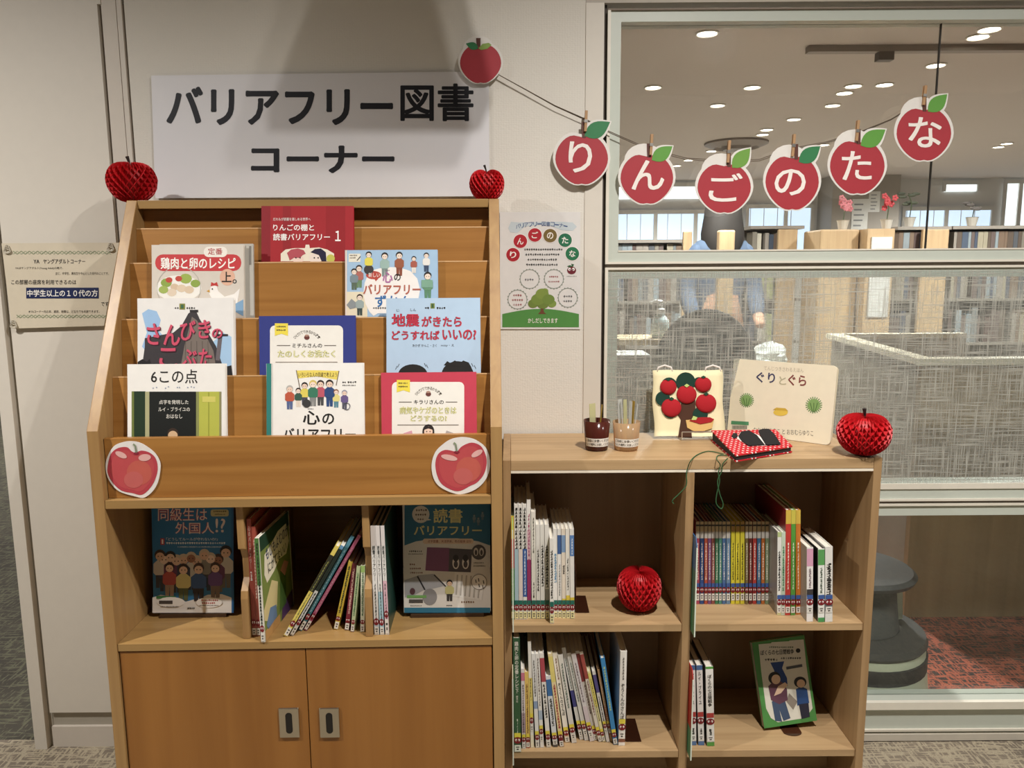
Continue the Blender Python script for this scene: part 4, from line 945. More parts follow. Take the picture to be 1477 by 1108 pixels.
def d_read(p):
    p.rect(583, 722, 706.8, 883.5, 'DEDAD2', 1)
    p.poly([(583.5, 787), (583.5, 722), (707, 722), (707, 787), (690, 781), (660, 776.5), (630, 776.5), (600, 781)], '2C6A86', 2); p.rect(583, 876.5, 707, 884, '2F7490', 2)
    p.ell(607, 742, 12.5, 12.5, 'D9D2C4', 3); p.poly([(617, 748), (622.5, 750), (616, 751)], 'D9D2C4', 3); p.ticks(600, 734.5, 615, 737.5, '5A4A38', 4); p.ticks(599, 741, 616, 744, '5A4A38', 4); p.ticks(602, 747.5, 612, 750.5, '5A4A38', 4)
    p.text('読書', 625, 733.5, 667, 754.5, 'D8D090', 4, 0.035); p.text('バリアフリー', 597, 758, 695, 772, 'D8D090', 4, 0.035)
    for x, y in ((684, 742), (696, 738), (690, 746)): p.figure(x, y, 12, '4A5A64', '8A9AA0', '7A8A90', '6A7A80', 3, face=False)
    p.rrect(610, 777, 683, 784.5, 3, 'E0C8AE', 3); p.text('点字図書、大活字本、布の絵本 ほか', 617, 778.8, 680, 783, '8A3A30', 4, 0.01)
    p.poly([(616, 789.5), (648, 790.5), (647, 824.5), (613.5, 823)], '7E4C6C', 3); p.poly([(648, 791), (681, 792.5), (679, 825.5), (647, 824.5)], '4E484C', 3)
    for x in (657.5, 671.5): p.ell(x, 812, 5, 9, 'E0DAD2', 4, 16); p.ell(x, 814, 3, 5, '4A4448', 5, 14); p.ell(x, 805, 4, 5, '2E2A2C', 5, 14)
    p.ell(690.5, 796.5, 10.5, 11, '54504E', 4); 
    for x in (686.5, 694.5): p.ell(x, 796, 3.4, 6, 'D0CAC2', 5, 14); p.ell(x, 797, 1.8, 4, '4A4646', 6, 12)
    p.ticks(590, 794, 610, 796.5, K, 3); p.ticks(589, 798.5, 610, 800, '4A4642', 3); p.ticks(591, 813, 600, 815.5, '7A4A30', 3); p.ticks(591, 819, 606, 821.5, '7A4A30', 3); p.ticks(591, 825, 610, 827.5, '7A4A30', 3); p.ticks(683, 811, 699, 813, '5A5450', 3); p.ticks(683, 815.5, 700, 817.5, '5A5450', 3)
    p.poly([(583.5, 837), (601, 831), (612, 851), (597, 859), (584, 862)], 'A6A6A8', 3); p.poly([(602, 830), (625, 828), (642, 845), (613, 852)], 'A9A9AC', 3); p.line(602, 831, 613, 851, 2.2, '2A2A2E', 4); p.line(626, 829, 643, 846, 2, '3A3A3E', 4); p.ell(620, 861, 10.5, 12, '8E8C8C', 4); p.ell(595, 853, 4, 5, '5A3A40', 5, 12)
    p.figure(648.5, 837, 30, '221C1A', 'E3BE9E', 'C9C48A', '3A3634', 4, 1.1)
    p.poly([(656, 825), (700, 829), (695, 866), (653, 860)], 'E6E3DC', 3)
    for k in range(6): p.line(660 + k * 6.5, 829 + k * 0.5, 658 + k * 6.3, 858 + k, 2.2, 'B9B4AC', 4)
    p.ell(691, 839.5, 11, 11.5, 'EFECE6', 5); p.ring(691, 839.5, 10.6, 0.8, '6A6662', 6); 
    for x, y in ((686, 836), (690, 834), (690.5, 842), (697, 837), (696, 844)): p.line(x, y, x + 1, y + 5, 1.3, '3A3634', 7)
    p.ticks(665, 867, 684, 870, '7A5A3A', 3); p.rect(587, 858.5, 615, 862.5, '6FA05A', 6); p.rect(590, 864.5, 610, 869.5, '4E4A46', 6); p.ticks(592, 873, 608, 874.5, '6A6460', 4); p.ticks(644, 872.5, 652, 874.5, K, 4)
rd_t = stand_book('picture_book', 'white and teal book in the rack\'s right lower compartment, face out', 'book', 582.5, 723, 708, 883, 0.20, RK, 7, 0.014, d_read, 'D8D4CC')
# display stands that hold those two books up
def easel(label, tt, zfloor, mat, M0):
    t, M, top, base, xa, xb, yl = tt
    h = base - zfloor
    w = xb - xa; e = thing('book_stand', label, 'book stand', M0 @ T((xa + xb) / 2, yl, zfloor + 0.0005))
    m = MB(); m.box(-w * 0.42, w * 0.42, -0.004, 0.05, h - 0.0065, h - 0.0035, mat); m.build('ledge', e)
    m = MB(); m.box(-w * 0.42, w * 0.42, -0.004, 0.0, 0.0, h - 0.0066, mat); m.build('foot', e)
    m = MB(); m.box(-w * 0.42, w * 0.42, 0.042, 0.05, 0, h - 0.0066, mat); m.build('rear_foot', e)
DKW = P('4A3420', 0.6)
easel('dark low stand under the blue crowd book in the display rack', cl_t, zf0, DKW, RK)
easel('dark low stand under the white and teal book in the display rack', rd_t, zf0, DKW, RK)

# ------------------------------------------------------------------ books standing with their spines out
PREV = [None]
def spine_book(name, label, x0, x1, top, bot, zf, cover, bands=(), title=None, sticker=None, dx=0.0, depth=0.19, group=None, rot=0.0, inner=None, cover_draw=None, ymax=None, pages='E6E0D2', M0=None, tk=0.96):
    """x0..x1: spine's foot in the photo, top/bot: its photo rows, dx: how far (px) the head leans to the right"""
    p0, p1 = atz(x0, bot, zf + 0.0004), atz(x1, bot, zf + 0.0004)
    y = (p0.y + p1.y) / 2
    q = at((x0 + x1) / 2 + dx, top, y)
    pc = (p0 + p1) / 2
    vx, vz = q.x - pc.x, q.z - (zf + 0.0004)
    L = math.hypot(vx, vz); th = math.atan2(vx, vz)
    t = (p1.x - p0.x) * math.cos(th) * tk
    cxb = pc.x
    if PREV[0]:
        b0, k0, h0 = PREV[0]
        for _ in range(3):
            hw = t / 2 / math.cos(th); zm = min(h0, L * math.cos(th)); tn = math.tan(th)
            if cxb - hw < b0 + 0.0004: cxb = b0 + 0.0004 + hw
            gap = (b0 + k0 * zm + 0.0004) - (cxb - hw + tn * zm)
            if gap > 0: th = math.atan(tn + gap / zm)
    PREV[0] = (cxb + t / 2 / math.cos(th), math.tan(th), L * math.cos(th))
    pc = Vector((cxb, pc.y, pc.z))
    if th > 0.01: base = T(pc.x + t / 2 / math.cos(th), y, zf + 0.0004); ox = -t
    elif th < -0.01: base = T(pc.x - t / 2 / math.cos(th), y, zf + 0.0004); ox = 0.0
    else: base = T(pc.x - t / 2, y, zf + 0.0004); ox = 0.0
    M = base @ RY(math.degrees(th)) @ RZ(rot)
    o = thing(name, label, 'book', M, group)
    b = min(0.0014, t * 0.2); m = MB()
    cm = P(cover, 0.35)
    m.box(ox, ox + t, 0, b, 0, L, cm); m.box(ox, ox + b, b, depth, 0, L, P(inner or cover, 0.35)); m.box(ox + t - b, ox + t, b, depth, 0, L, P(inner or cover, 0.35))
    uv = lambda x, yv: (ox + x * t, yv * L)
    pr = Print(m, M, 0.0, uv)
    for f0, f1, c in bands: pr.rect(0, f0, 1, f1, c, 1)
    if title:
        for (s, f0, f1, c, wd) in (title if isinstance(title, list) else [title]):
            if s == '#':
                R = random.Random(int(x0 * 13 + top)); st = min(0.03, (f1 - f0) / 5); f = f0
                while f < f1 - st * 0.5:
                    a_, b_ = 0.5 - wd / 2, 0.5 + wd / 2
                    pr.rect(a_ + R.random() * 0.1, f, b_ - R.random() * 0.1, f + st * 0.22, c, 3); pr.rect(a_ + wd * R.uniform(0.1, 0.6), f, a_ + wd * R.uniform(0.65, 0.95), f + st * 0.78, c, 3); f += st
            else: pr.text(s, 0.5 - wd / 2, f1, 0.5 + wd / 2, f0, c, 3, 0.02, vert=True, res=2)
    m.build('cover', o)
    g = MB(); g.box(ox + b + 0.0001, ox + t - b - 0.0001, b + 0.0001, depth - 0.003, 0.002, L - 0.003, P(pages, 0.8)); g.build('pages', o)
    if sticker:
        sm = MB(); sp = Print(sm, M, 0.0005, uv); ar = L / t
        for kind, f0, f1, c in sticker:
            if kind == 'band': sp.rect(0.02, f0, 0.98, f1, c, 1)
            if kind == 'apple':
                fc = (f0 + f1) / 2; r = (f1 - f0) / 2
                sp.poly([(0.5 + 0.56 * math.cos(k * math.pi / 8), fc + r * math.sin(k * math.pi / 8)) for k in range(16)], c, 2)
                for s_ in (-1, 1):
                    sp.poly([(0.5 + s_ * 0.22 + 0.14 * math.cos(k * math.pi / 4), fc + 0.1 * r + r * 0.38 * math.sin(k * math.pi / 4)) for k in range(8)], 'F4EDE8', 3)
                    sp.poly([(0.5 + s_ * 0.17 + 0.06 * math.cos(k * math.pi / 4), fc + r * 0.18 * math.sin(k * math.pi / 4)) for k in range(8)], c, 4)
            if kind == 'call':
                sp.rect(0.06, f0, 0.94, f1, c, 1); hgt = f1 - f0
                sp.rect(0.25, f0 + hgt * 0.6, 0.75, f0 + hgt * 0.75, '4A4640', 2); sp.rect(0.35, f0 + hgt * 0.25, 0.65, f0 + hgt * 0.45, '4A4640', 2)
        sm.build('call_label', o)
    return o
RED = '7C0F1C'
def rows(prefix, where, data, zf, group, stick, depth=0.19, sp='book'):
    n = len(data); PREV[0] = None if where != 'beside the rainbow row' else PREV[0]
    for i, d in enumerate(data):
        (desc, x0, x1, top, bot, dx, cov, bands, title) = d[:9]
        ex = d[9] if len(d) > 9 else {}
        H_ = bot - top
        st = ex.pop('stick', None) or [(k, 1 - (b_ - top) / H_, 1 - (a_ - top) / H_, c) for k, a_, b_, c in stick]
        st = [(k, f0, f1, c) for k, f0, f1, c in st]
        lab = '%s, %s from the left %s' % (desc, ORD[i], where)
        spine_book(ex.pop('name', 'picture_book'), lab, x0, x1, top, bot, zf, cov, bands, title, st, dx, ex.pop('depth', depth), group, **ex)

# upper left bay
W_ = 'E9E6E0'; KK = '2A2826'
stA = [('band', 865.5, 872, '1F6A5C'), ('apple', 871.5, 880.5, RED), ('call', 882, 892, 'E8E0A8')]
A = [('thin yellow and green book', 737.6, 742.4, 744, 893.5, -1, '4E8A48', [(0.5, 0.78, 'B5402E'), (0.78, 1, 'D6B23E')], ('#', 0.25, 0.7, 'F0E8C0', 0.5)),
     ('white book with pale blue lower spine', 742.6, 748.3, 728, 893.5, -1, W_, [(0.12, 0.62, 'A8C2CC')], ('#', 0.62, 0.97, KK, 0.7)),
     ('white book with pale pink lower spine', 748.6, 754.4, 728, 893.5, -1, W_, [(0.12, 0.62, 'E2D3CC')], ('#', 0.62, 0.97, KK, 0.7)),
     ('white book with strong blue lower spine', 754.7, 760.4, 728, 893.5, -1, W_, [(0.2, 0.62, '3C5FA0')], [('#', 0.62, 0.97, KK, 0.7), ('#', 0.22, 0.6, 'DCE4F0', 0.4)]),
     ('tall white book with purple lower spine', 760.8, 766.3, 721, 892, -1, W_, [(0.13, 0.5, '9A2E62'), (0.5, 0.75, 'DDBFC4')], ('#', 0.5, 0.88, 'A0486A', 0.5)),
     ('plain white book with sparse black print', 767, 773.4, 738, 892.5, -1, 'EAE6DC', [], [('#', 0.62, 0.95, '6A665E', 0.35), ('#', 0.2, 0.35, KK, 0.35)]),
     ('white book with spaced black title', 773.8, 779.7, 757, 892.5, -1, W_, [], ('#', 0.3, 0.75, KK, 0.5), {'name': 'paperback'}),
     ('white book with bold black title', 780, 786.2, 757, 892.5, -1, W_, [], ('#', 0.35, 0.8, KK, 0.6), {'name': 'paperback'}),
     ('white book with grey lower spine', 786.5, 792.6, 757, 893, -1, W_, [(0.14, 0.32, 'A6A8A8')], ('#', 0.34, 0.8, KK, 0.7), {'name': 'paperback'}),
     ('short white book pulled forward', 792.9, 798.6, 777, 899.5, -0.5, 'EFECE6', [], ('#', 0.3, 0.88, KK, 0.6), {'stick': [('band', 0.2, 0.26, '1F6A5C'), ('apple', 0.12, 0.2, RED), ('call', 0.01, 0.11, 'E8E0A8')]}),
     ('white book with light blue title', 799, 804.6, 763, 890.5, -1, W_, [], ('#', 0.4, 0.72, '6E96B4', 0.7), {'name': 'paperback'}),
     ('white book with dark blue top label', 804.9, 810.4, 763, 891, -1, W_, [(0.72, 0.93, '3E5E92')], ('#', 0.25, 0.6, '7A7A76', 0.4), {'name': 'paperback'}),
     ('cream book with mid blue top label', 810.7, 816.4, 763, 891.5, -1, 'E8DCCB', [(0.74, 0.93, '7E9CC0'), (0.08, 0.22, 'E0C84A')], ('#', 0.5, 0.6, KK, 0.6), {'name': 'paperback'}),
     ('cream book with yellow foot band', 816.7, 822.4, 763, 892, -1, 'ECE8DE', [(0.16, 0.26, 'E0C84A')], ('#', 0.32, 0.68, '4A4A46', 0.4), {'name': 'paperback'}),
     ('white book with bright blue top label', 822.7, 828.8, 763, 892.5, -1, W_, [(0.7, 0.93, '5E86BE'), (0.16, 0.24, 'E0C84A')], ('#', 0.72, 0.9, 'E0E8F2', 0.4), {'name': 'paperback'})]
rows('', 'in the upper left bay', A, ZL1, 'books in the upper left bay of the low bookshelf', stA, 0.17)
# upper right bay: low row of slim colourful books, then taller ones
cols = [('rose pink', 'A8455C'), ('navy blue', '2E4A84'), ('red and orange', 'B0503C'), ('purple', '7C4A78'), ('reddish brown', '8C4E48'), ('green', '3E7A56'), ('teal green', '4E8C7C'), ('blue', '4C6E9C'), ('grey blue', '6C8AA8'), ('yellow', 'D9CC3A'), ('yellow', 'E0D23E'), ('yellow', 'D6CA3C'), ('olive brown', '7C6A40'), ('dark red', '6E2A2A'), ('bright red', 'B03A36'), ('steel blue', '3E6C94'), ('orange', 'B86A32'), ('grey green', '7C8C6C')]
xz = [(692, 718), (720, 748), (751, 774), (776, 799), (801, 824), (826, 849), (851, 873), (875, 900), (903, 931), (936, 964), (967, 997), (1000, 1030), (1034, 1056), (1059, 1083), (1086, 1113), (1116, 1143), (1146, 1170), (1173, 1197)]
Bk = []
for (nm, hx), (a, c) in zip(cols, xz):
    yel = nm == 'yellow'
    Bk.append(('slim %s book' % nm if not yel else 'slim yellow book with black lettering', 860 + a / 4.816, 860 + c / 4.816 - 0.2, 752.5, 871.5, -0.6 + 0.001 * a, hx, [(0.88, 1.0, 'B9A27A' if not yel else 'A8803C'), (0.945, 0.965, '2A2622')] + ([] if yel else [(0.8, 0.88, 'C9C4BC')]), ('#', 0.3, 0.76, 'EDE6DA' if not yel else '3A3A1C', 0.4), {'name': 'paperback'}))
rows('', 'in the rainbow row', Bk, ZL1, 'slim colourful books in the upper right bay', [('band', 841, 846.5, '3C5C9C'), ('apple', 846.5, 855, RED), ('call', 856, 866, 'E4E0D8')], 0.16)
stC = [('band', 858, 864, '3C5C9C'), ('apple', 864, 873, RED), ('call', 875, 884, 'E4E0D8')]
Cc = [('white book with black title', 1119.5, 1125.2, 767.5, 887.5, -0.3, 'E6E6E0', [(0.94, 1, 'B5C48A'), (0, 0.05, 'C8C490')], ('#', 0.3, 0.78, KK, 0.6), {'name': 'paperback', 'inner': '8E8C88'}),
      ('pale green book with green title', 1125.5, 1131.3, 768, 887.5, -0.2, 'C4D2BE', [], ('#', 0.3, 0.85, '3A7A50', 0.5), {'name': 'paperback'}),
      ('tall red book with yellow head', 1131.7, 1139.4, 736, 887.5, 0.2, 'BE3A34', [(0.87, 1, 'D2B24A')], ('#', 0.25, 0.7, 'F4E4D8', 0.3), {'depth': 0.24, 'inner': '8A2A2C'}),
      ('tall green book with yellow head', 1140.4, 1146.9, 736, 887.5, 0.2, '55963E', [(0.87, 1, 'C9BC4E')], ('#', 0.25, 0.7, 'F0F0D8', 0.3), {'depth': 0.24}),
      ('tall orange book with yellow head', 1147.8, 1154.6, 736, 886.5, 0.2, 'C9762C', [(0.87, 1, 'D2B24A')], ('#', 0.25, 0.7, 'F6EAD8', 0.3), {'depth': 0.24}),
      ('thick white book with pink head', 1160.5, 1169.8, 790, 897, 0.2, 'EFEBE8', [(0.75, 0.98, 'D9A2BC'), (0.35, 0.44, '3A3638')], ('#', 0.46, 0.72, '8A7A80', 0.4), {'name': 'paperback', 'inner': '9C968E'}),
      ('white book with green head and foot', 1179.7, 1189.3, 792, 897.5, 0.2, 'EEF0EA', [(0.78, 0.99, '5CA05A'), (0, 0.06, '4E9A58')], ('#', 0.4, 0.76, '4A5A4A', 0.4), {'name': 'paperback', 'inner': '2A2826'}),
      ('white book with black illustrated spine', 1190, 1201, 789, 897.5, 0.2, 'E6E4DE', [(0.15, 0.3, '6A6A6A')], ('#', 0.34, 0.78, '1C1A1A', 0.7), {'name': 'paperback'})]
rows('', 'beside the rainbow row', Cc, ZL1, 'larger books in the upper right bay', stC, 0.15)
# lower left bay: picture books slumped against each other
Z = lambda zx, zy: (725 + zx / 5.085, 890 + zy / 5.085)
def D(desc, tx0, tx1, tz, bx0, bx1, bz, cov, bands, title, ex=None):
    x0, b_ = Z(bx0, bz); x1, _ = Z(bx1, bz); t_ = Z((tx0 + tx1) / 2, tz)
    return (desc, x0, x1 - 0.25, t_[1], b_, t_[0] - (x0 + x1) / 2, cov, bands, title, ex or {})
stD = [('band', 0.11, 0.17, 'E2D24A'), ('apple', 0.075, 0.135, RED), ('call', 0.005, 0.07, 'E2DED2')]
def stf(a): return {'stick': [('band', a + 0.055, a + 0.095, 'E2D24A'), ('apple', a, a + 0.06, RED), ('call', max(0.004, a - 0.075), a - 0.012, 'E4E0D6')]}
Dd = [D('thick dark green cookbook', 72, 130, 155, 85, 138, 990, '2E5638', [(0, 0.06, 'B8C0BC')], [('鶏肉と卵の定番レシピ', 0.57, 0.97, 'E6E4DA', 0.55), ('下', 0.52, 0.56, 'E6E4DA', 0.45), ('群羊社', 0.44, 0.5, 'D8D8CC', 0.3), ('#', 0.17, 0.3, 'C4CCC0', 0.2)], {**stf(0.075), 'depth': 0.2}),
      D('short pink and white book', 135, 160, 380, 143, 171, 968, 'E8DEDC', [(0.85, 0.95, 'D07A90'), (0.2, 0.45, 'B9A2A8')], ('#', 0.15, 0.8, '5A4A50', 0.5), stf(0.09)),
      D('short orange yellow book', 162, 187, 405, 173, 203, 962, 'DFC06A', [(0, 0.1, 'B05A40')], ('#', 0.2, 0.85, '7A5428', 0.5), stf(0.09)),
      D('tall thin white and yellow book', 168, 190, 180, 206, 232, 958, 'E9E6DE', [(0.3, 0.66, 'E0D07A'), (0.0, 0.12, 'E8E2C8')], ('#', 0.45, 0.65, '7A6A3A', 0.4), stf(0.23)),
      D('white book with pale blue panel', 200, 226, 272, 242, 272, 960, 'E6E6E4', [(0.42, 0.5, '8EA2C0')], ('#', 0.55, 0.93, '5A5856', 0.4), stf(0.085)),
      D('white book with small dark title', 230, 258, 272, 276, 305, 958, 'E9E7E2', [(0.3, 0.4, 'A9BACB')], ('#', 0.45, 0.95, '6A5A5A', 0.4), stf(0.145)),
      D('white book with rose red top label', 262, 292, 268, 322, 356, 958, 'EBE8E2', [(0.7, 0.95, 'B04A54')], ('#', 0.32, 0.68, '3A3836', 0.55), stf(0.085)),
      D('white book with long blue upper label', 312, 338, 435, 370, 408, 955, 'E0E4E8', [(0.72, 0.95, '3E70A8'), (0, 0.08, '5A5450')], ('#', 0.3, 0.68, '4A4A48', 0.6), stf(0.11)),
      D('yellow-topped white book with red lettering', 310, 345, 275, 418, 453, 952, 'EBD9A8', [(0.7, 0.97, 'E6D67E'), (0, 0.1, '7A2A34')], ('#', 0.2, 0.68, 'B04A4A', 0.55), stf(0.075)),
      D('white book with bold black vertical title', 355, 392, 262, 458, 496, 920, 'EDE8E0', [(0, 0.1, 'DCC0A4')], [('ぞうくんのさんぽ', 0.3, 0.66, '2A2826', 0.6), ('#', 0.7, 0.93, '8A6A60', 0.35)], stf(0.075)),
      D('pale grey book with green emblem', 393, 425, 282, 507, 546, 926, 'DCD9D2', [], ('#', 0.4, 0.9, '6A7A70', 0.45), stf(0.12)),
      D('tall grey book with navy oval label', 412, 440, 232, 566, 596, 902, 'D2D0CA', [(0.36, 0.54, '3E3E7A')], ('#', 0.56, 0.9, '5A6A64', 0.4), stf(0.115)),
      D('light grey book with dotted title', 450, 480, 272, 601, 634, 908, 'D6D4CE', [], ('#', 0.45, 0.9, '7E8A84', 0.45), stf(0.135)),
      D('pale lilac grey book', 485, 515, 275, 640, 676, 914, 'D8D2D2', [(0.2, 0.4, 'D2C4C8')], ('#', 0.45, 0.9, '8A7E84', 0.45), stf(0.125)),
      D('dark red patterned book', 515, 545, 255, 668, 698, 905, 'CFC8BE', [(0.66, 0.97, '8A3434')], ('#', 0.3, 0.64, '6A5450', 0.5), stf(0.07)),
      D('cream book with red patterned top', 552, 584, 258, 700, 728, 916, 'DCD4C6', [(0.7, 0.97, 'A04A42')], ('#', 0.3, 0.68, '7A4A44', 0.5), stf(0.07)),
      D('slim yellow and white book', 620, 645, 400, 733, 758, 918, 'E4DCA8', [(0.5, 0.97, 'E0D272')], ('#', 0.3, 0.9, '6A6240', 0.4), stf(0.09)),
      D('white book with purple top label', 655, 682, 400, 762, 788, 918, 'E2DED8', [(0.7, 0.95, '5A528A')], ('#', 0.3, 0.66, '4A4844', 0.5), stf(0.2)),
      D('light brown book', 690, 716, 385, 790, 810, 918, 'B08A62', [(0.1, 0.5, '9A5A3A')], ('#', 0.3, 0.85, 'E0D0B8', 0.4), stf(0.2)),
      D('bright blue book with yellow lettering', 716, 750, 305, 812, 846, 938, '3A86BE', [], ('#', 0.4, 0.92, 'C9D890', 0.5), stf(0.085))]
rows('', 'in the lower left bay', Dd, ZL2, 'books slumped in the lower left bay of the low bookshelf', [], 0.2)
x0, b_ = Z(848, 943); x1, _ = Z(897, 943); t_ = Z(888, 252)
spine_book('picture_book', 'white picture book standing upright against the bookend, right of the blue book', x0, x1, t_[1], b_, ZL2, 'EDE9E2', [(0, 0.035, 'F2EFE8'), (0.035, 0.07, '8A5A44')], [('ぞうくんのさんぽ', 0.28, 0.66, '2A2826', 0.6), ('#', 0.7, 0.95, '7A7670', 0.3)], [('band', 0.235, 0.285, 'E2D24A'), ('apple', 0.165, 0.235, RED), ('call', 0.075, 0.15, 'F0ECE4')], t_[0] - (x0 + x1) / 2, 0.2, 'books slumped in the lower left bay of the low bookshelf')
PREV[0] = None
# lower right bay: three books
Zr = lambda zx, zy: (900 + zx / 5.085, 890 + zy / 5.085)
for lab, tx0, tx1, tz, bx0, bx1, bz, cov, bands, title in (
    ('white book with blue head, leftmost of three beside the red section plate', 480, 522, 355, 488, 532, 942, 'ECE9E4', [(0.94, 1, '4A6C9C'), (0, 0.05, '5A7AAA')], ('ルイ・ブライユ', 0.52, 0.92, '2A2826', 0.5)),
    ('white book with blue head, middle of three beside the red section plate', 530, 575, 355, 545, 590, 942, 'ECE9E4', [(0.94, 1, '4A6C9C'), (0, 0.05, '5A7AAA')], ('ルイ・ブライユ', 0.52, 0.92, '2A2826', 0.5)),
    ('white book with green edges, rightmost of three beside the red section plate', 597, 655, 365, 608, 665, 948, 'EEECE6', [(0, 0.05, '5CA04A'), (0.97, 1, '5CA04A')], ('ぼくらの七日間戦争', 0.5, 0.9, '24221E', 0.55))):
    a, c = Zr(bx0, bz), Zr(bx1, bz); t_ = Zr((tx0 + tx1) / 2, tz)
    spine_book('paperback', lab, a[0], c[0], t_[1], a[1], ZL2, cov, bands, [title, ('#', 0.14, 0.22, KK, 0.45)], [('band', 0.36, 0.42, 'B03A36'), ('apple', 0.27, 0.35, RED), ('call', 0.06, 0.13, 'F2EFEA')], t_[0] - (a[0] + c[0]) / 2, 0.15, 'books in the lower right bay of the low bookshelf', inner='6A6862')
# brown smoked bookends
def bookend(label, x0, x1, ytop, ybot, zf):
    a, c = atz(x0, ybot, zf), atz(x1, ybot, zf); q = at(x1, ytop, a.y)
    w = c.x - a.x; h = q.z - zf; t = thing('bookend', label, 'bookend', T(a.x, a.y, zf + 0.0003))
    m = clear_plastic('smoked_brown_plastic', '4A2A1C', 0.55)
    MB().box(0, w, 0.0, 0.10, 0, 0.0025, m).build('foot', t)
    pts = []
    MB().prism([(0, 0.0026), (0.11, 0.0026), (0.11, h * 2.1), (0.02, h * 2.1), (0, h * 1.9)], -0.0026, -0.0002, m, axis=0).build('upright', t)
    return t
bookend('smoked brown bookend right of the white books in the upper left bay', 831, 850, 853, 884.5, ZL1)
bookend('smoked brown bookend right of the upright white book in the lower left bay', 903, 925, 1030, 1070.5, ZL2)

# rack, middle compartment
PREV[0] = ((RK @ Vector((hit(341.5, 765, RK, 1, 0.02).x + 0.0165, 0.02, 0))).x, 0, 1)
q5 = lambda zx, zy: (340 + zx / 5.0375, 710 + zy / 5.0375)
def R5(name, label, tx0, tx1, tz, bx0, bx1, bz, cov, bands, title, stk, depth, ex=None):
    a, c = q5(bx0, bz), q5(bx1, bz); t_ = q5((tx0 + tx1) / 2, tz)
    return spine_book(name, label, a[0], c[0] - 0.2, t_[1], a[1], ZRF, cov, bands, title, stk, t_[0] - (a[0] + c[0]) / 2, depth, 'books in the middle compartment of the display rack', **{'rot': 1.3, 'tk': 0.88, **(ex or {})})
sr = lambda a: [('apple', a, a + 0.065, RED), ('call', 0.01, a - 0.015, 'E2DCD2')]
R5('picture_book', 'red brown book with pale vertical title, leftmost beside the wooden divider', 60, 101, 195, 106, 141, 1046, '9C4438', [], [('心のバリアフリー', 0.58, 0.94, 'E6CFC0', 0.5), ('#', 0.48, 0.56, 'F0E6DC', 0.5)], sr(0.085), 0.2)
R5('picture_book', 'red brown book, second from the wooden divider', 101, 133, 250, 143, 176, 1046, '9C4A3C', [], ('#', 0.35, 0.88, 'E0C4B4', 0.4), sr(0.09), 0.2)
def moji(o_M, L, t, ox):
    pass
mb = R5('picture_book', 'green picture book with its painted cover turned towards the leaning books', 137, 165, 335, 184, 216, 1090, 'E6E2D6', [(0.55, 1.0, '4E7A3C')], ('#', 0.15, 0.95, '20281C', 0.55), sr(0.1), 0.20, {'rot': -2.7, 'tk': 0.95})
# painted cover art on the right board of the green book
cov_o = [c for c in mb.children if c.name.startswith('cover')][0]
bx = [v.co for v in cov_o.data.vertices]; xr = max(v.x for v in bx[:8]); zt_ = max(v.z for v in bx[:8])
m = MB()
def cpoly(pts, h, L): m.add([(xr + L * EPS, 0.004 + u * 0.19, v * zt_) for u, v in pts], [list(range(len(pts)))], h)
cpoly([(0, 0), (1, 0), (1, 1), (0, 1)], '7A8A4A', 1); cpoly([(0, 0.86), (1, 0.86), (1, 1), (0, 1)], '22402E', 2)
cpoly([(0.08, 0.62), (0.12, 0.8), (0.35, 0.84), (0.6, 0.9), (0.9, 0.9), (0.97, 0.7), (0.85, 0.6), (0.6, 0.62), (0.4, 0.56), (0.15, 0.52)], 'EFE8D6', 3)
cpoly([(0.0, 0.3), (0.3, 0.5), (0.5, 0.42), (0.42, 0.2), (0.2, 0.12), (0, 0.2)], 'D8C898', 3); cpoly([(0.05, 0.14), (0.2, 0.26), (0.4, 0.22), (0.4, 0.1), (0.1, 0.08)], '6A86B0', 4)
cpoly([(0.5, 0.1), (0.75, 0.12), (0.8, 0.45), (0.6, 0.5)], '4A6A34', 4); cpoly([(0.55, 0.0), (1, 0), (1, 0.18), (0.6, 0.14)], '4A2E5E', 4); cpoly([(0.0, 0), (0.5, 0), (0.5, 0.09), (0, 0.1)], 'C0945E', 4); cpoly([(0.6, 0.5), (0.75, 0.56), (0.9, 0.5), (0.75, 0.4)], 'C08A84', 5)
for tx, u0_, u1_, v0_, v1_, c_ in (('もじもよむのが', 0.16, 0.95, 0.73, 0.85, '2A3A6A'), ('にがてないい', 0.2, 0.85, 0.59, 0.7, '2A2E2A')):
    vs_, fs_ = glyphs(tx, 0.02); m.add([(xr + (6 + k_) * EPS, 0.004 + (u0_ + (u1_ - u0_) * a) * 0.19, (v0_ + (v1_ - v0_) * b_ + 0.04 * a) * zt_) for a, b_, k_ in vs_], fs_, c_)
m.build('cover_art', mb)
PREV[0] = None
for nm, lab, tx0, tx1, tz, bx0, bx1, bz, cov, bands, tt, a in (
    ('picture_book', 'yellow and black leaning book, leftmost of the four tilted books', 715, 752, 400, 338, 378, 1052, 'E3CF6A', [(0.5, 0.9, '2A2A1E')], ('#', 0.15, 0.85, '8A8A4A', 0.4), 0.11),
    ('picture_book', 'white leaning book with black upper half, second of the four tilted books', 755, 790, 395, 386, 420, 1045, 'E4E4E2', [(0.5, 0.96, '22302A'), (0.96, 1, '6A9AC0')], ('#', 0.15, 0.48, '3A3A38', 0.5), 0.115),
    ('picture_book', 'teal leaning book, third of the four tilted books', 825, 870, 325, 446, 482, 1010, '3E7684', [(0.88, 1, '5E9AB0')], ('#', 0.2, 0.85, '9ABCC4', 0.35), 0.115),
    ('picture_book', 'pink leaning book, rightmost of the four tilted books', 878, 915, 320, 486, 518, 1008, 'B05A78', [], ('#', 0.2, 0.9, 'DDAAB8', 0.35), 0.115)):
    R5(nm, lab, tx0, tx1, tz, bx0, bx1, bz, cov, bands, tt, sr(a), 0.2)
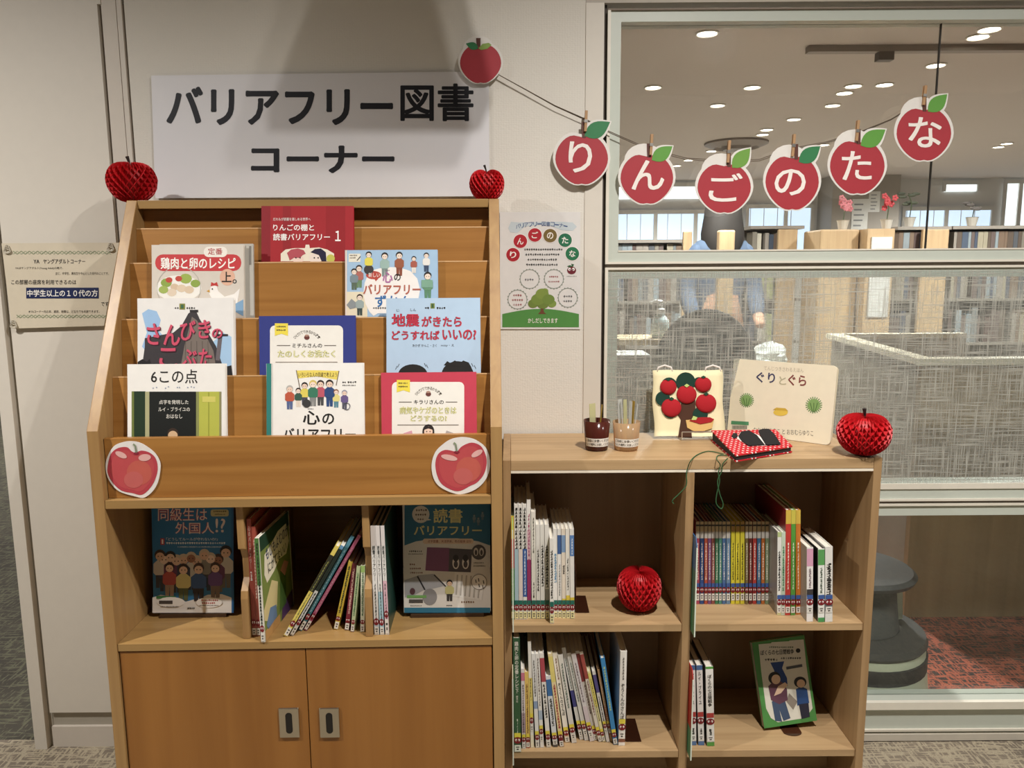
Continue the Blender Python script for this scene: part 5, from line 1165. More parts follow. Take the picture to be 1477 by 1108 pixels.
PREV[0] = None
for nm, lab, tx0, tx1, tz, bx0, bx1, bz, cov, bands, tt, a in (
    ('picture_book', 'small yellow book right of the tilted pink book', 818, 852, 508, 706, 748, 1000, 'DEC24A', [(0.28, 0.62, 'E8C84A')], ('#', 0.25, 0.95, '3A4A2A', 0.55), 0.13),
    ('picture_book', 'small dark red book next to the small yellow book', 848, 880, 520, 786, 828, 1004, '7A2434', [], ('#', 0.25, 0.95, 'E2B4A8', 0.55), 0.12),
    ('picture_book', 'small pale green book second from the right divider', 880, 906, 540, 830, 864, 1016, 'B9C49A', [(0, 0.1, '7A3A34')], ('#', 0.25, 0.9, '4A7A4A', 0.5), 0.12),
    ('picture_book', 'small white green book against the right divider', 908, 940, 535, 902, 940, 1016, 'DCDFC6', [(0.9, 1, '9ABA6A')], ('#', 0.25, 0.9, '5A7A5A', 0.5), 0.12)):
    R5(nm, lab, tx0, tx1, tz, bx0, bx1, bz, cov, bands, tt, sr(a), 0.15, {'tk': 0.78})
PREV[0] = ((RK @ Vector((hit(522.5, 765, RK, 1, 0.02).x + 0.0167, 0.02, 0))).x, 0, 1)
for i, (lab, tx0, tx1, bx0, bx1, cc) in enumerate((('white book with blue-grey spine foot, leftmost of three beside the right divider', 970, 1010, 1006, 1046, 'C8D2DA'), ('white book with pale blue lower spine, middle of three beside the right divider', 1010, 1046, 1048, 1082, 'A8C8D2'), ('white book with pink lower spine, rightmost of three with its dark green cover showing', 1048, 1082, 1086, 1118, 'E2B8C4'))):
    R5('picture_book', lab, tx0, tx1, 245, bx0, bx1, 1036, 'EEEBE6', [(0.02, (0.1, 0.4, 0.5)[i], cc), (0.82, 1, 'DDD6D2')], [('読書バリアフリー', 0.5, 0.82, '2A3232', 0.6), ('#', 0.12, 0.47, '4A4A48', 0.35)], sr((0.09, 0.085, 0.16)[i]), 0.21, {'inner': '23463E'})

# ------------------------------------------------------------------ paper honeycomb apples
def honeycomb(label, cx, ytop, ybot, wpx, y, zbase, seed=0, lobes=False, M0=None, stem=True, nlon=42, flat=0.5, rot=0.0):
    p = at(cx, ybot, y); z = zbase
    wl, wr = at(cx - wpx / 2, (ytop + ybot) / 2, y), at(cx + wpx / 2, (ytop + ybot) / 2, y)
    R = (wr.x - wl.x) / 2; Hh = at(cx, ytop, y).z - z
    t = thing('honeycomb_apple', label, 'paper apple', T(p.x, y, z) @ RZ(rot), 'red honeycomb paper apples')
    rn = random.Random(seed); nl, n = 15, nlon; dth = 2 * math.pi / n
    def prof(u, th):
        a = math.pi * u
        p_ = math.sin(a) ** 0.78 * (0.86 + 0.16 * u); zz = Hh * (0.5 - 0.5 * math.cos(a))
        if u > 0.80: zz -= Hh * 0.10 * ((u - 0.80) / 0.20) ** 2
        if u < 0.10: p_ = max(p_, 0.36 * u / 0.10)
        if lobes:
            dip = math.exp(-(math.cos(th) / 0.34) ** 2)
            p_ *= 1 - 0.10 * dip * (u > 0.5); zz -= Hh * 0.10 * dip * (u > 0.75)
        return R * p_, max(0.0, zz)
    # paper leaves: each sheet's edge zigzags sideways and touches its neighbours in turn, leaving diamond cells
    vs = []; fs = []
    for k in range(n):
        o = len(vs)
        for i in range(nl + 1):
            u = i / nl; amp = 0.47 if u < 0.66 else 0.47 * max(0.12, 1 - (u - 0.66) / 0.12) + 0.0
            th = dth * k + dth * amp * (1 if (i + k) % 2 else -1)
            r, z_ = prof(u, th); r *= 1 + rn.uniform(-0.012, 0.012)
            vs.append((r * math.cos(th), r * 0.96 * math.sin(th), z_)); q = 0.80 * r
            vs.append((q * math.cos(dth * k), q * 0.96 * math.sin(dth * k), Hh * 0.5 + (z_ - Hh * 0.5) * 0.86))
        for i in range(nl): fs.append((o + 2 * i, o + 2 * i + 1, o + 2 * i + 3, o + 2 * i + 2))
    o = len(vs)
    for i in range(nl + 1):
        for k in range(n):
            r, z_ = prof(i / nl, dth * k); vs.append((0.82 * r * math.cos(dth * k), 0.82 * r * 0.96 * math.sin(dth * k), Hh * 0.5 + (z_ - Hh * 0.5) * 0.88))
    for i in range(nl):
        for k in range(n): fs.append((o + i * n + k, o + i * n + (k + 1) % n, o + (i + 1) * n + (k + 1) % n, o + (i + 1) * n + k))
    MB().add(vs, fs, P('C4161F', 0.5)).build('paper_body', t)
    if stem: MB().tube([(0, 0, Hh * 0.82), (-0.002, -0.001, Hh * 0.95), (-0.006, -0.002, Hh * 1.1)], [R * 0.03, R * 0.04, R * 0.07], P('241712', 0.7), 6).build('stem', t)
    return t
zr = RH - 0.012 + 0.0005
honeycomb('red honeycomb paper apple on the top left corner of the display rack', 192, 232, 288, 73, -0.125, zr, 1, rot=10)
honeycomb('small two-lobed honeycomb paper apple on the top right corner of the display rack', 702.5, 243, 287.5, 54, -0.10, zr, 2, lobes=True)
yq = atz(1244, 656, ZTOP).y
honeycomb('red honeycomb paper apple on the right end of the low bookshelf top', 1244, 595, 660, 81, yq - 0.002, ZTOP + 0.0005, 3, rot=25)
yq = atz(920, 880, ZL1).y
honeycomb('red honeycomb paper apple inside the upper left bay of the low bookshelf', 921, 818, 886, 68, yq, ZL1 + 0.0005, 4, stem=False)

# ------------------------------------------------------------------ big sign on the wall
INK = '11121C'
def sheet(name, label, cat, x0, y0, x1, y1, y, mat, thick=0.0006, group=None, skew=None):
    pts = skew or [(x0, y1), (x1, y1), (x1, y0), (x0, y0)]
    c = at((x0 + x1) / 2, y1, y); M = T(c.x, y, c.z)
    t = thing(name, label, cat, M, group); m = MB()
    q = [hit(a, b, M, 1, 0) for a, b in pts]
    m.prism([(v.x, v.z) for v in q], 0.0, thick, mat)
    return t, m, M
t, m, M = sheet('wall_sign', 'large white paper sign with two lines of black lettering above the display rack', 'sign', 218, 106, 706, 284, -0.010, P('E0DFE2', 0.5, vary=0.004), skew=[(224, 286), (706, 283), (705, 103), (218, 109)])
p = Print(m, M)
p.text('バリアフリー', 240, 125, 567, 180.5, INK, 2, 0.05, rise=0); p.text('図書', 577.5, 120.5, 683, 175, INK, 2, 0.036); p.text('コーナー', 362, 210, 569, 250, INK, 2, 0.058)
m.build('sheet', t)

# poster
t, m, M = sheet('poster', 'white poster with coloured letter circles, a green tree and hill on the wall', 'poster', 721, 306, 837, 475, -0.005, P('DEDBD8', 0.4))
p = Print(m, M)
p.poly([(733, 329), (737, 320), (750, 321), (780, 320), (812, 320), (826, 321), (832, 327), (826, 333), (810, 332), (795, 326), (780, 324), (757, 327), (746, 336), (736, 335)], 'C3CDD2', 2)
p.arc_text('バリアフリー図書コーナー', 782, 500, 177, -102.5, -78, 6.5, '2C4A80', 3, 0.01)
for ch, cx, cy, c in (('り', 740, 367.5, 'A81424'), ('ん', 750.5, 348, 'AE1828'), ('ご', 771.5, 339, 'B01A2A'), ('の', 793.5, 340, '75602E'), ('た', 815, 346.5, '1E6A48'), ('な', 825.5, 366, '1E7048')):
    p.ell(cx, cy, 10.6, 10.6, 'F1E8E4', 3, 24); p.ell(cx, cy, 9.8, 9.8, c, 4, 24); p.text(ch, cx - 4.6, cy - 4.8, cx + 4.6, cy + 4.8, 'F4EFE8', 6, 0.03)
for i, (a, c) in enumerate(((756, 810), (758, 808), (761, 804), (759, 806))): p.ticks(a, 358.5 + i * 7.3, c, 361.5 + i * 7.3, '3A3A38', 3)
p.ell(824.5, 390, 6.5, 5.6, '6A1426', 4, 16); p.ell(821.5, 388.5, 2.0, 2.3, 'F4EEEA', 5, 10); p.ell(827, 388.5, 2.0, 2.3, 'F4EEEA', 5, 10); p.ell(822, 389, 0.9, 1.2, '5A1020', 6, 8); p.ell(826.3, 389, 0.9, 1.2, '5A1020', 6, 8)
p.poly([(818, 384), (822, 382.5), (825, 384), (824, 380.5), (828, 381.5), (826.5, 384.5), (821, 385.5)], '2E5A34', 5); p.ticks(817.5, 398, 831.5, 399.2, '6A6A66', 3)
for cx, cy in ((764, 402.5), (799, 402.5), (746.5, 432), (819, 429.5)):
    p.ring(cx, cy, 13.2, 0.9, '8A9088', 3, 28)
    for k in range(20):
        a = 2 * math.pi * k / 20; p.ell(cx + 14.3 * math.cos(a), cy + 14.3 * math.sin(a), 0.8, 0.8, '7E8A7A', 4, 6)
p.ticks(757, 402, 771, 405, '6A6A70', 3); p.ticks(792, 398, 804, 400.5, '9A5A5A', 3); p.ticks(791, 405, 806, 407.5, '9A5A5A', 3)
for i in range(3): p.ticks(740 - i % 2 * 1.5, 424.5 + i * 6.8, 752 + i % 2 * 2, 427.5 + i * 6.8, '9A5A5A', 3)
p.ticks(813, 426, 825, 429, '6A6A6A', 3); p.ticks(812.5, 433, 824, 436, '6A6A6A', 3)
hp = [(724.5, 472), (835, 472)] + [(835 - 110.5 * k / 16, 453 - 7.5 * math.sin(math.pi * k / 16)) for k in range(17)]
p.poly(hp[::-1], '4F8A42', 3)
p.poly([(779.5, 449), (780.5, 440), (783.5, 440), (784.5, 450), (788, 453), (776, 453)], '6A4028', 5)
for x, y, r, c in ((769, 438, 7.5, '6C8038'), (776, 432, 10, '748A3C'), (782, 424, 9.5, '7C9040'), (791, 432, 9, '6E863A'), (796, 438, 6.5, '7E9444'), (783, 438, 9, '6A7E36'), (786, 420, 5, '869A48')): p.ell(x, y, r, r * 0.82, c, 6, 16)
p.text('かしだしできます', 761.5, 459, 804.5, 466, 'F2EEE2', 6, 0.02)
m.build('sheet', t)

# notice on the left partition with curled corner stickers
t, m, M = sheet('paper_notice', 'cream paper notice with a dark blue text bar on the left white partition', 'notice', 3, 350, 168, 474, -0.0195, P('D3C8B2', 0.6), skew=[(17, 474), (150, 470), (172, 350), (2, 351)])
p = Print(m, M)
for y0, x0, x1 in ((364.5, 19, 160), (456.5, 24, 154)):
    for k in range(24):
        xa, xb = x0 + (x1 - x0) * k / 24, x0 + (x1 - x0) * (k + 1) / 24; d = 2.2 if k % 2 else -2.2
        p.line(xa, y0 + d, xb, y0 - d, 1.1, '7E8A6A', 2); p.line(xa, y0 - d, xb, y0 + d, 0.9, '9AA286', 2)
p.text('YA', 48.5, 374.5, 57, 380, INK, 3, 0.02); p.text('ヤングアダルトコーナー', 62.5, 373.5, 123, 380.5, INK, 3, 0.015)
p.text('YAはヤングアダルト(Young Adult)の略で、', 22, 385, 91, 389, '3A3630', 3, 0.0); p.text('主に、中学生、高校生を中心とした世代のことです。', 80, 392.5, 157, 396.5, '3A3630', 3, 0.0)
p.text('この部屋の座席を利用できるのは', 16.5, 403.5, 110, 410.5, '24221E', 3, 0.01)
p.rect(38, 415, 142.5, 430.5, '12204E', 3); p.text('中学生以上の１０代の方', 39.5, 418, 141, 428, 'F2EFE8', 5, 0.03)
p.text('です', 146, 435.5, 156.5, 441.5, '24221E', 3, 0.01); p.text('★YAコーナー内の本、雑誌、新聞は、どなたでも利用できます。', 41, 447.5, 143.5, 451.5, '24221E', 3, 0.0)
m.build('sheet', t)
for i, (cx, cy) in enumerate(((11, 359), (160, 356), (20, 467))):
    q = hit(cx, cy, M, 1, -0.001); m = MB()
    for k in range(3): m.tube([(q.x + (0.006 + 0.0016 * k) * math.cos(a * math.pi / 8), -0.0026 - 0.0008 * k, q.z + (0.010 - 0.002 * k) * math.sin(a * math.pi / 8) - 0.003 * k) for a in range(16)], 0.0011, P('BDB6A6', 0.3), 6, closed=True)
    m.build('coil_sticker', t)

def rounded(pts, k=4):
    n = len(pts); out = []
    for i in range(n):
        p0, p1, p2, p3 = (Vector(pts[(i + j) % n]) for j in (-1, 0, 1, 2))
        for j in range(k):
            t_ = j / k; v = 0.5 * ((2 * p1) + (p2 - p0) * t_ + (2 * p0 - 5 * p1 + 4 * p2 - p3) * t_ ** 2 + (3 * p1 - p0 - 3 * p2 + p3) * t_ ** 3); out.append((v.x, v.y))
    return out
# ------------------------------------------------------------------ apple cut-outs on the rack lip
for lab, cx, cy, rx, ry, out in (('red apple cut-out with white rim at the left end of the rack\'s lip board', 191, 677, 38, 37, [(163, 645), (175, 638.5), (190, 636.5), (205, 640), (222, 652), (230, 664), (231.5, 675), (228, 695), (220, 709), (208, 718), (196, 716.5), (172, 709), (158.5, 695), (153, 680), (153.5, 663)]),
                                 ('red apple cut-out with white rim at the right end of the rack\'s lip board', 666, 672, 38, 36, [(640, 640), (652, 633), (668, 630.5), (685, 634), (700, 645), (706, 660), (706, 678), (699, 694), (686, 706), (667, 712.8), (652, 711), (634, 702), (625, 689), (622.5, 670), (628, 652)])):
    yl = LY - 0.0025
    c = hit(cx, out[9][1], RK, 1, yl); M = RK @ T(c.x, yl, c.z)
    t = thing('apple_cutout', lab, 'apple cut-out', M, 'watercolour apple cut-outs')
    m = MB(); q = [hit(a, b, M, 1, 0) for a, b in rounded(out)]
    m.prism([(v.x, v.z) for v in q], 0.0, 0.0009, P('E9E4E0', 0.5)); p = Print(m, M)
    dx, dy = cx - 191, cy - 677
    ap = [(155.5, 672), (160, 655), (170, 646.5), (183, 645), (190, 651), (196, 653), (204, 650), (216, 653), (225, 662), (227.5, 678), (222, 696), (212, 709), (203, 714), (192, 711.5), (176, 708), (164, 698), (156, 684)]
    if dx: ap = [(628, 668), (632, 655), (642, 649), (655, 651), (659, 652), (666, 644), (680, 638.5), (693, 643), (700, 655), (702, 668), (698, 684), (688, 696), (678, 701), (664, 708), (652, 707), (637, 698), (630, 684)]
    ap = rounded(ap)
    p.poly(ap, 'B8414C', 2)
    sc = lambda k: [(cx + (x - cx) * k, cy + 2 + (y - cy - 2) * k) for x, y in ap]
    p.poly(sc(0.86), 'BE4C50', 3); p.ell(cx + 10, cy + 5, 18, 18, 'C35E52', 4); p.ell(cx + 2, cy + 15, 14, 12, 'C4625E', 5)
    hl = [(-16, -21, 9, 4, 25), (18, -17, 9, 5, -5)] if not dx else [(-18, -12, 12, 4, 12), (22, -18, 9, 4, -30)]
    for a, b, r1, r2, ro in hl: p.ell(cx + a, cy + b, r1, r2, 'E2B0AA', 6, rot=ro)
    st = (197, 653) if not dx else (659, 651)
    p.ell(st[0], st[1] + 1, 4, 2, '8A2438', 6); p.line(st[0], st[1], st[0] - 1.5, st[1] - 10, 2.2, '7E8A72', 7); p.line(st[0] - 1.5, st[1] - 10, st[0] - 4.5, st[1] - 12.5, 2.6, '8A9678', 7)
    m.build('card', t)

# ------------------------------------------------------------------ garland of lettered apple cards
YG = -0.022
def apple_card(label, ch, x0, x1, y0, y1, leafc, stem_x, top_white, leaf, stem_top, rise=0):
    """x0..x1,y0..y1: white outline of the body"""
    cx, cy = (x0 + x1) / 2, (y0 + y1) / 2
    c = at(cx, y1, YG); M = T(c.x, YG, c.z)
    t = thing('apple_card', label, 'apple card', M, 'apple cards along the cord')
    m = MB(); rx, ry = (x1 - x0) / 2, (y1 - y0) / 2
    outl = apple_outline(cx, cy + 1, rx * 1.04, ry * 1.0)
    q = [hit(a, b, M, 1, 0) for a, b in outl]
    m.prism([(v.x, v.z) for v in q], 0.0, 0.0012, P('E6E2DC', 0.3))
    if top_white:
        q = [hit(a, b, M, 1, 0.0002) for a, b in [(cx - rx * 0.82, cy - ry * 0.5)] + [(cx - rx * 0.1 + rx * 0.72 * math.cos(math.radians(180 - k * 18)), cy - ry * 0.55 - ry * 0.62 * math.sin(math.radians(k * 18))) for k in range(11)] + [(cx + rx * 0.5, cy - ry * 0.4)]]
        m.prism([(v.x, v.z) for v in q], 0.0002, 0.0009, P('E6E2DC', 0.3))
    lx_, ly_, tx, ty = leaf
    def leaf_pts(k): 
        d = math.hypot(tx - lx_, ty - ly_); ux, uy = (tx - lx_) / d, (ty - ly_) / d; pts = []
        for s_ in (1, -1):
            for i in range(9):
                f = i / 8 if s_ > 0 else 1 - i / 8; w = d * (0.30 if s_ > 0 else 0.26) * math.sin(math.pi * f ** 0.85) * k
                f2 = (f - 0.5) * (1 + (k - 1) * 0.4) + 0.5
                pts.append((lx_ + ux * d * f2 - uy * w * s_, ly_ + uy * d * f2 + ux * w * s_))
        return pts
    q = [hit(a, b, M, 1, 0.0) for a, b in leaf_pts(1.3)]
    m.prism([(v.x, v.z) for v in q], -0.0003, 0.0010, P('E6E2DC', 0.3))
    p = Print(m, M)
    p.apple(cx, cy + 2.5, rx * 0.95, ry * 0.92, 'A8303A', 2)
    p.poly(leaf_pts(1.0), leafc, 6)
    p.poly([(stem_x - 2.5, y0 + ry * 0.32), (stem_x - 3.2, stem_top), (stem_x + 3.2, stem_top), (stem_x + 3, y0 + ry * 0.32)], '5A3226', 5)
    if ch:
        s_, a, b, c_, d_ = ch; p.text(s_, a, b, c_, d_, 'F1E9E2', 6, 0.022)
    m.build('card', t); return t
GL, GM, GD = '6C9C40', '5E9A3E', '2E7A4A'
t = apple_card('unlettered apple card at the left end of the cord, over the sign\'s corner', None, 662, 724.5, 57, 121, GD, 690, True, (690, 70, 672, 63), 55)
m = MB(); p = Print(m, t.matrix_world.copy()); 
p.poly([(690, 70), (696, 63.5), (705, 62), (709, 65), (703, 70.5), (694, 72.5)], '86A24E', 8); m.build('second_leaf', t)
apple_card('apple card lettered り hanging beside the window post', ('り', 820, 204, 854, 249), 799, 879, 186, 268, GD, 842, False, (843, 196, 880, 176), 176)
apple_card('apple card lettered ん, second lettered card from the left', ('ん', 911, 231, 958, 274), 893, 973, 214, 296, GM, 936, True, (940, 231, 970, 211), 207)
apple_card('apple card lettered ご, third lettered card from the left', ('ご', 1022, 250, 1071, 291), 1004, 1085, 228, 309, GL, 1051, True, (1056, 242, 1082, 214), 218)
apple_card('apple card lettered の, fourth lettered card from the left', ('の', 1117, 244, 1162, 282), 1102, 1183, 216, 305, GD, 1148, True, (1152, 234, 1183, 211), 208)
apple_card('apple card lettered た, fifth lettered card from the left', ('た', 1214, 218, 1257, 260), 1195, 1278, 194, 282, GM, 1238, True, (1241, 210, 1277, 187), 186)
apple_card('apple card lettered な, rightmost card on the cord', ('な', 1310, 169, 1358, 213), 1291, 1374, 147, 234, GM, 1333, True, (1338, 161, 1366, 136), 138)
# the cord
gp = [(716, 106), (760, 130), (800, 152), (843, 171), (880, 190), (937, 215), (990, 228), (1050, 232), (1095, 230), (1141, 214), (1190, 205), (1236, 192), (1285, 172), (1332, 144), (1352, 139)]
m = MB(); c0 = at(716, 106, YG + 0.004)
for k, (dy, dz) in enumerate(((0.004, 0.0), (0.006, -0.004))): m.tube([at(a, b, YG + dy) + Vector((0, 0, dz * math.sin(math.pi * i / 14))) - c0 for i, (a, b) in enumerate(gp)], 0.0011, P('6A5E50', 0.8), 6)
tag(m.build('garland_string', M=T(*c0)), 'thin brown double cord carrying the apple cards across wall and window', 'cord')
# clothes pegs
PEG = P('B08A62', 0.6)
for (px, yt, yb), lab in zip(((845, 160, 190), (939, 194, 224), (1050, 203, 235), (1143, 194, 226), (1235, 174, 204), (1331.5, 124, 152)),
                           ('beside the window post on the り card', 'on the ん card', 'on the ご card', 'on the の card', 'on the た card', 'on the rightmost な card')):
    a, b_ = at(px, yt, YG), at(px - 1, yb, YG)
    t = thing('clothespeg', 'small wooden clothes peg clipping the cord ' + lab, 'clothes peg', T(b_.x, YG, b_.z) @ RY(3), 'wooden clothes pegs on the cord')
    h = a.z - b_.z
    for s_, y0, y1 in ((1, -0.0075, -0.0016), (-1, 0.0016, 0.0026)):
        MB().prism([(-0.0035, 0), (0.0035, 0), (0.0035, h), (-0.0035, h)], y0, y1, PEG).build('peg_half', t, bevel=0.0006)
    MB().box(-0.0045, 0.0045, -0.009, -0.0076, h * 0.42, h * 0.56, P('C9C6C0', 0.3, 0.9)).build('spring', t)

# ------------------------------------------------------------------ things on top of the low bookshelf
Z0 = ZTOP + 0.0004
def cup(label, cx, ybot, wtop, ytop, col, dens, tx):
    yb = atz(cx, ybot - 4, ZTOP).y
    p = at(cx, ybot - 4, yb); rt_ = (at(cx + wtop / 2, ytop + 5, yb).x - at(cx - wtop / 2, ytop + 5, yb).x) / 2
    h = at(cx, ytop + 4, yb).z - ZTOP
    t = thing('tool_cup', label, 'cup', T(p.x, yb, Z0))
    mt = clear_plastic('tinted_cup_' + col, col, dens)
    rb = rt_ * 0.84
    MB().lathe([(rb * 0.9, 0.0), (rb, 0.002), (rb + (rt_ - rb) * 0.25, h * 0.28), (rt_, h), (rt_ * 0.95, h), (rb * 0.93, 0.006), (0.001, 0.0055)], mt, 32).build('cup_body', t, smooth=True)
    # paper label wrapped on the front
    m = MB(); vs = []; fs = []; n = 20; z0, z1 = h * 0.16, h * 0.44
    rr = lambda z: (rb + (rt_ - rb) * (z / h)) + 0.0008
    A0, A1 = math.radians(-158), math.radians(-22)
    for i in range(n + 1):
        a = A0 + (A1 - A0) * i / n
        for z in (z0, z1): vs.append((rr(z) * math.cos(a), rr(z) * math.sin(a), z))
    for i in range(n): fs.append((2 * i, 2 * i + 2, 2 * i + 3, 2 * i + 1))
    m.add(vs, fs, P('EDEAE2', 0.5))
    for k, (s_, f0, f1) in enumerate((('ご自由にお使いください', 0.56, 0.92), ('もとの場所にお戻しください', 0.1, 0.46))):
        g, gf = glyphs(s_, 0.02); pts = []
        for u, v, kk in g:
            a = A0 + (A1 - A0) * (0.04 + 0.92 * u); z = z0 + (z1 - z0) * (f0 + (f1 - f0) * v); pts.append(((rr(z) + 0.0003 + kk * 0.0002) * math.cos(a), (rr(z) + 0.0003 + kk * 0.0002) * math.sin(a), z))
        m.add(pts, gf, '24221E')
    m.build('paper_label', t); return t, T(p.x, yb, Z0), rb, h
c1, M1, rb1, h1 = cup('dark brown see-through cup holding reading aids on the low bookshelf', 860.5, 652, 38.5, 602, '5A2A22', 0.72, '')
c2, M2, rb2, h2 = cup('clear beige see-through cup holding plastic sticks on the low bookshelf', 903, 652, 40, 604, 'E2C298', 0.42, '')
def stick(label, M, x, y, tx, ty, h, w, th, mat, grp, name='reading_ruler'):
    d = Vector((tx, ty, h)); o = MB().box(-w / 2, w / 2, -th / 2, th / 2, 0, d.length, mat).build(name, M=M @ T(x, y, 0.0068) @ d.to_track_quat('Z', 'Y').to_matrix().to_4x4())
    tag(o, label, 'reading ruler', grp)
CLR = clear_plastic('clear_yellowish_plastic', 'E4E2B8', 0.5); CLW = clear_plastic('clear_white_plastic', 'E8EAE8', 0.5); YB_ = clear_plastic('amber_plastic', 'A88A3A', 0.8)
stick('wide pale yellow ruler standing in the dark brown cup', M1, -0.008, 0.004, -0.003, 0.004, 0.108, 0.020, 0.0012, CLR, None)
stick('narrow amber ruler standing in the dark brown cup', M1, 0.003, 0.001, 0.010, 0.003, 0.106, 0.005, 0.002, YB_, None)
for i, (x, y, tx, ty, h, mt, lab) in enumerate(((-0.014, 0.0, -0.004, 0.004, 0.108, CLW, 'leftmost clear stick in the clear beige cup'), (-0.006, -0.006, -0.008, 0.002, 0.110, CLW, 'second clear stick from the left in the clear beige cup'), (0.0, 0.006, -0.003, 0.004, 0.107, CLR, 'yellowish stick in the middle of the clear beige cup'),
                                   (0.006, -0.004, 0.004, 0.002, 0.105, CLW, 'clear stick right of middle in the clear beige cup'), (0.011, 0.004, 0.007, 0.004, 0.104, YB_, 'amber stick at the right of the clear beige cup'), (0.014, -0.004, 0.012, 0.0, 0.098, CLW, 'rightmost clear stick in the clear beige cup'))):
    stick(lab, M2, x, y, tx, ty, h * 1.1, 0.0105, 0.0016, mt, None)

# cream cloth bag book on a wire easel
BL, BR = atz(944.5, 630.5, ZTOP + 0.0075), atz(1044, 628, ZTOP + 0.0075)
yb = (BL.y + BR.y) / 2
BL.y = BR.y = yb
TLp = at(940.5, 534.5, yb + 0.045)
Mb = frame3(BL, BR, TLp)
bw = (BR - BL).length; bh = hit(992, 534, Mb, 1, 0).z
t = thing('cloth_bag_book', 'cream cloth bag picture with felt apple tree standing on a wire easel', 'cloth book', Mb)
m = MB(); vs = []; fs = []; n = 10
for s_ in (0, 1):
    for i in range(n + 1):
        for j in range(n + 1):
            u, v = i / n, j / n; e = math.sin(math.pi * u) ** 0.4 * math.sin(math.pi * v) ** 0.4
            x = -bw / 2 + bw * u + 0.002 * math.sin(9 * v); vs.append((x - 0.003 * (1 - v) * 0, (-0.0035 * e if s_ == 0 else 0.004 + 0.0035 * e), bh * v + 0.001 * math.sin(7 * u)))
N2 = (n + 1) ** 2
for s_ in (0, 1):
    for i in range(n):
        for j in range(n):
            a = s_ * N2 + i * (n + 1) + j; f = (a, a + n + 1, a + n + 2, a + 1); fs.append(f if s_ == 0 else f[::-1])
for i in range(n):
    for a, b_ in ((i, i + 1), (n * (n + 1) + i, n * (n + 1) + i + 1), (i * (n + 1), (i + 1) * (n + 1)), (i * (n + 1) + n, (i + 1) * (n + 1) + n)): fs.append((a, b_, N2 + b_, N2 + a))
m.add(vs, fs, P('E8DDB4', 0.9)); m.build('cloth', t, smooth=True)
def hx_(x, y, off=0.0): q = hit(x, y, Mb, 1, -off); return q
for x0, x1, nm in ((948, 970, 0), (1017, 1040, 1)):
    pts = [hx_(x0, 536), hx_(x0 + 2, 530), hx_((x0 + x1) / 2, 527), hx_(x1 - 2, 530), hx_(x1, 536)]
    MB().tube([(q.x, 0.002, q.z) for q in pts], 0.0028, P('E4DCD4', 0.9), 8).build('handle', t, smooth=True)
def felt(name, pts, off0, th, hexc, parent=None):
    q = [hx_(a, b, off0) for a, b in pts]
    return MB().prism([(v.x, v.z) for v in q], -off0 - th, -off0, P(hexc, 1.0)).build(name, parent or t, bevel=0.0006)
def circ(cx, cy, r, n=20): return [(cx + r * math.cos(2 * math.pi * k / n), cy + r * math.sin(2 * math.pi * k / n)) for k in range(n)]
felt('felt_trunk', [(984, 577), (1003, 577), (1003, 602), (996, 606), (998, 632), (978, 631), (982, 606), (977, 598)], 0.0037, 0.0012, '4A2E20')
k = 0
for cx, cy, r in ((989, 551, 14), (965, 556, 11.5), (956, 575, 10.5), (967, 593, 10.5), (1018, 582, 13), (1010, 598, 11), (1008, 552, 8), (989, 570, 13)):
    felt('felt_leaf_patch', circ(cx, cy, r), 0.005 + 0.00012 * k, 0.0012, '16382C'); k += 1
for cx, cy, r in ((964, 558, 12), (990.5, 569, 14.5), (1014.5, 554.5, 12), (968.5, 588, 14.5), (1018.5, 581.5, 15)):
    q = hx_(cx, cy, 0.0075); rw = (hx_(cx + r, cy, 0.0075).x - hx_(cx - r, cy, 0.0075).x) / 2
    m = MB(); vs = []; fs = []; n = 24; L = 6
    for i in range(L + 1):
        f = math.cos(math.pi / 2 * i / L); z_ = math.sin(math.pi / 2 * i / L)
        for kk in range(n):
            an = 2 * math.pi * kk / n; dip = 1 - 0.14 * math.exp(-((math.cos(an)) / 0.3) ** 2) * (math.sin(an) > 0)
            vs.append((q.x + rw * f * math.cos(an) * dip, -0.0065 - 0.009 * z_, q.z + rw * 0.95 * f * math.sin(an) * dip))
    for i in range(L):
        for kk in range(n): fs.append((i * n + kk, i * n + (kk + 1) % n, (i + 1) * n + (kk + 1) % n, (i + 1) * n + kk))
    m.add(vs, fs, P('A8121E', 0.9)); ap_ = m.build('felt_apple', t, smooth=True)
    lf = felt('felt_leaf', [(cx - 4, cy - r * 0.86), (cx, cy - r * 1.06), (cx + 4, cy - r * 0.88), (cx, cy - r * 0.68)], 0.0125, 0.0015, '1E4432' if cx != 990.5 else 'B8C878', None)
felt('felt_basket', [(989, 606), (1030, 604), (1027, 618), (1015, 622), (1000, 622), (991, 617)], 0.005, 0.0018, 'D6B070')
felt('basket_filling', [(994, 607), (1001, 603), (1012, 602), (1024, 602), (1030, 605), (1026, 609), (1010, 612)], 0.0072, 0.0016, 'A01C22')
felt('basket_leaf', [(997, 606), (1000, 600), (1006, 602), (1004, 606)], 0.0092, 0.001, 'B8C878')
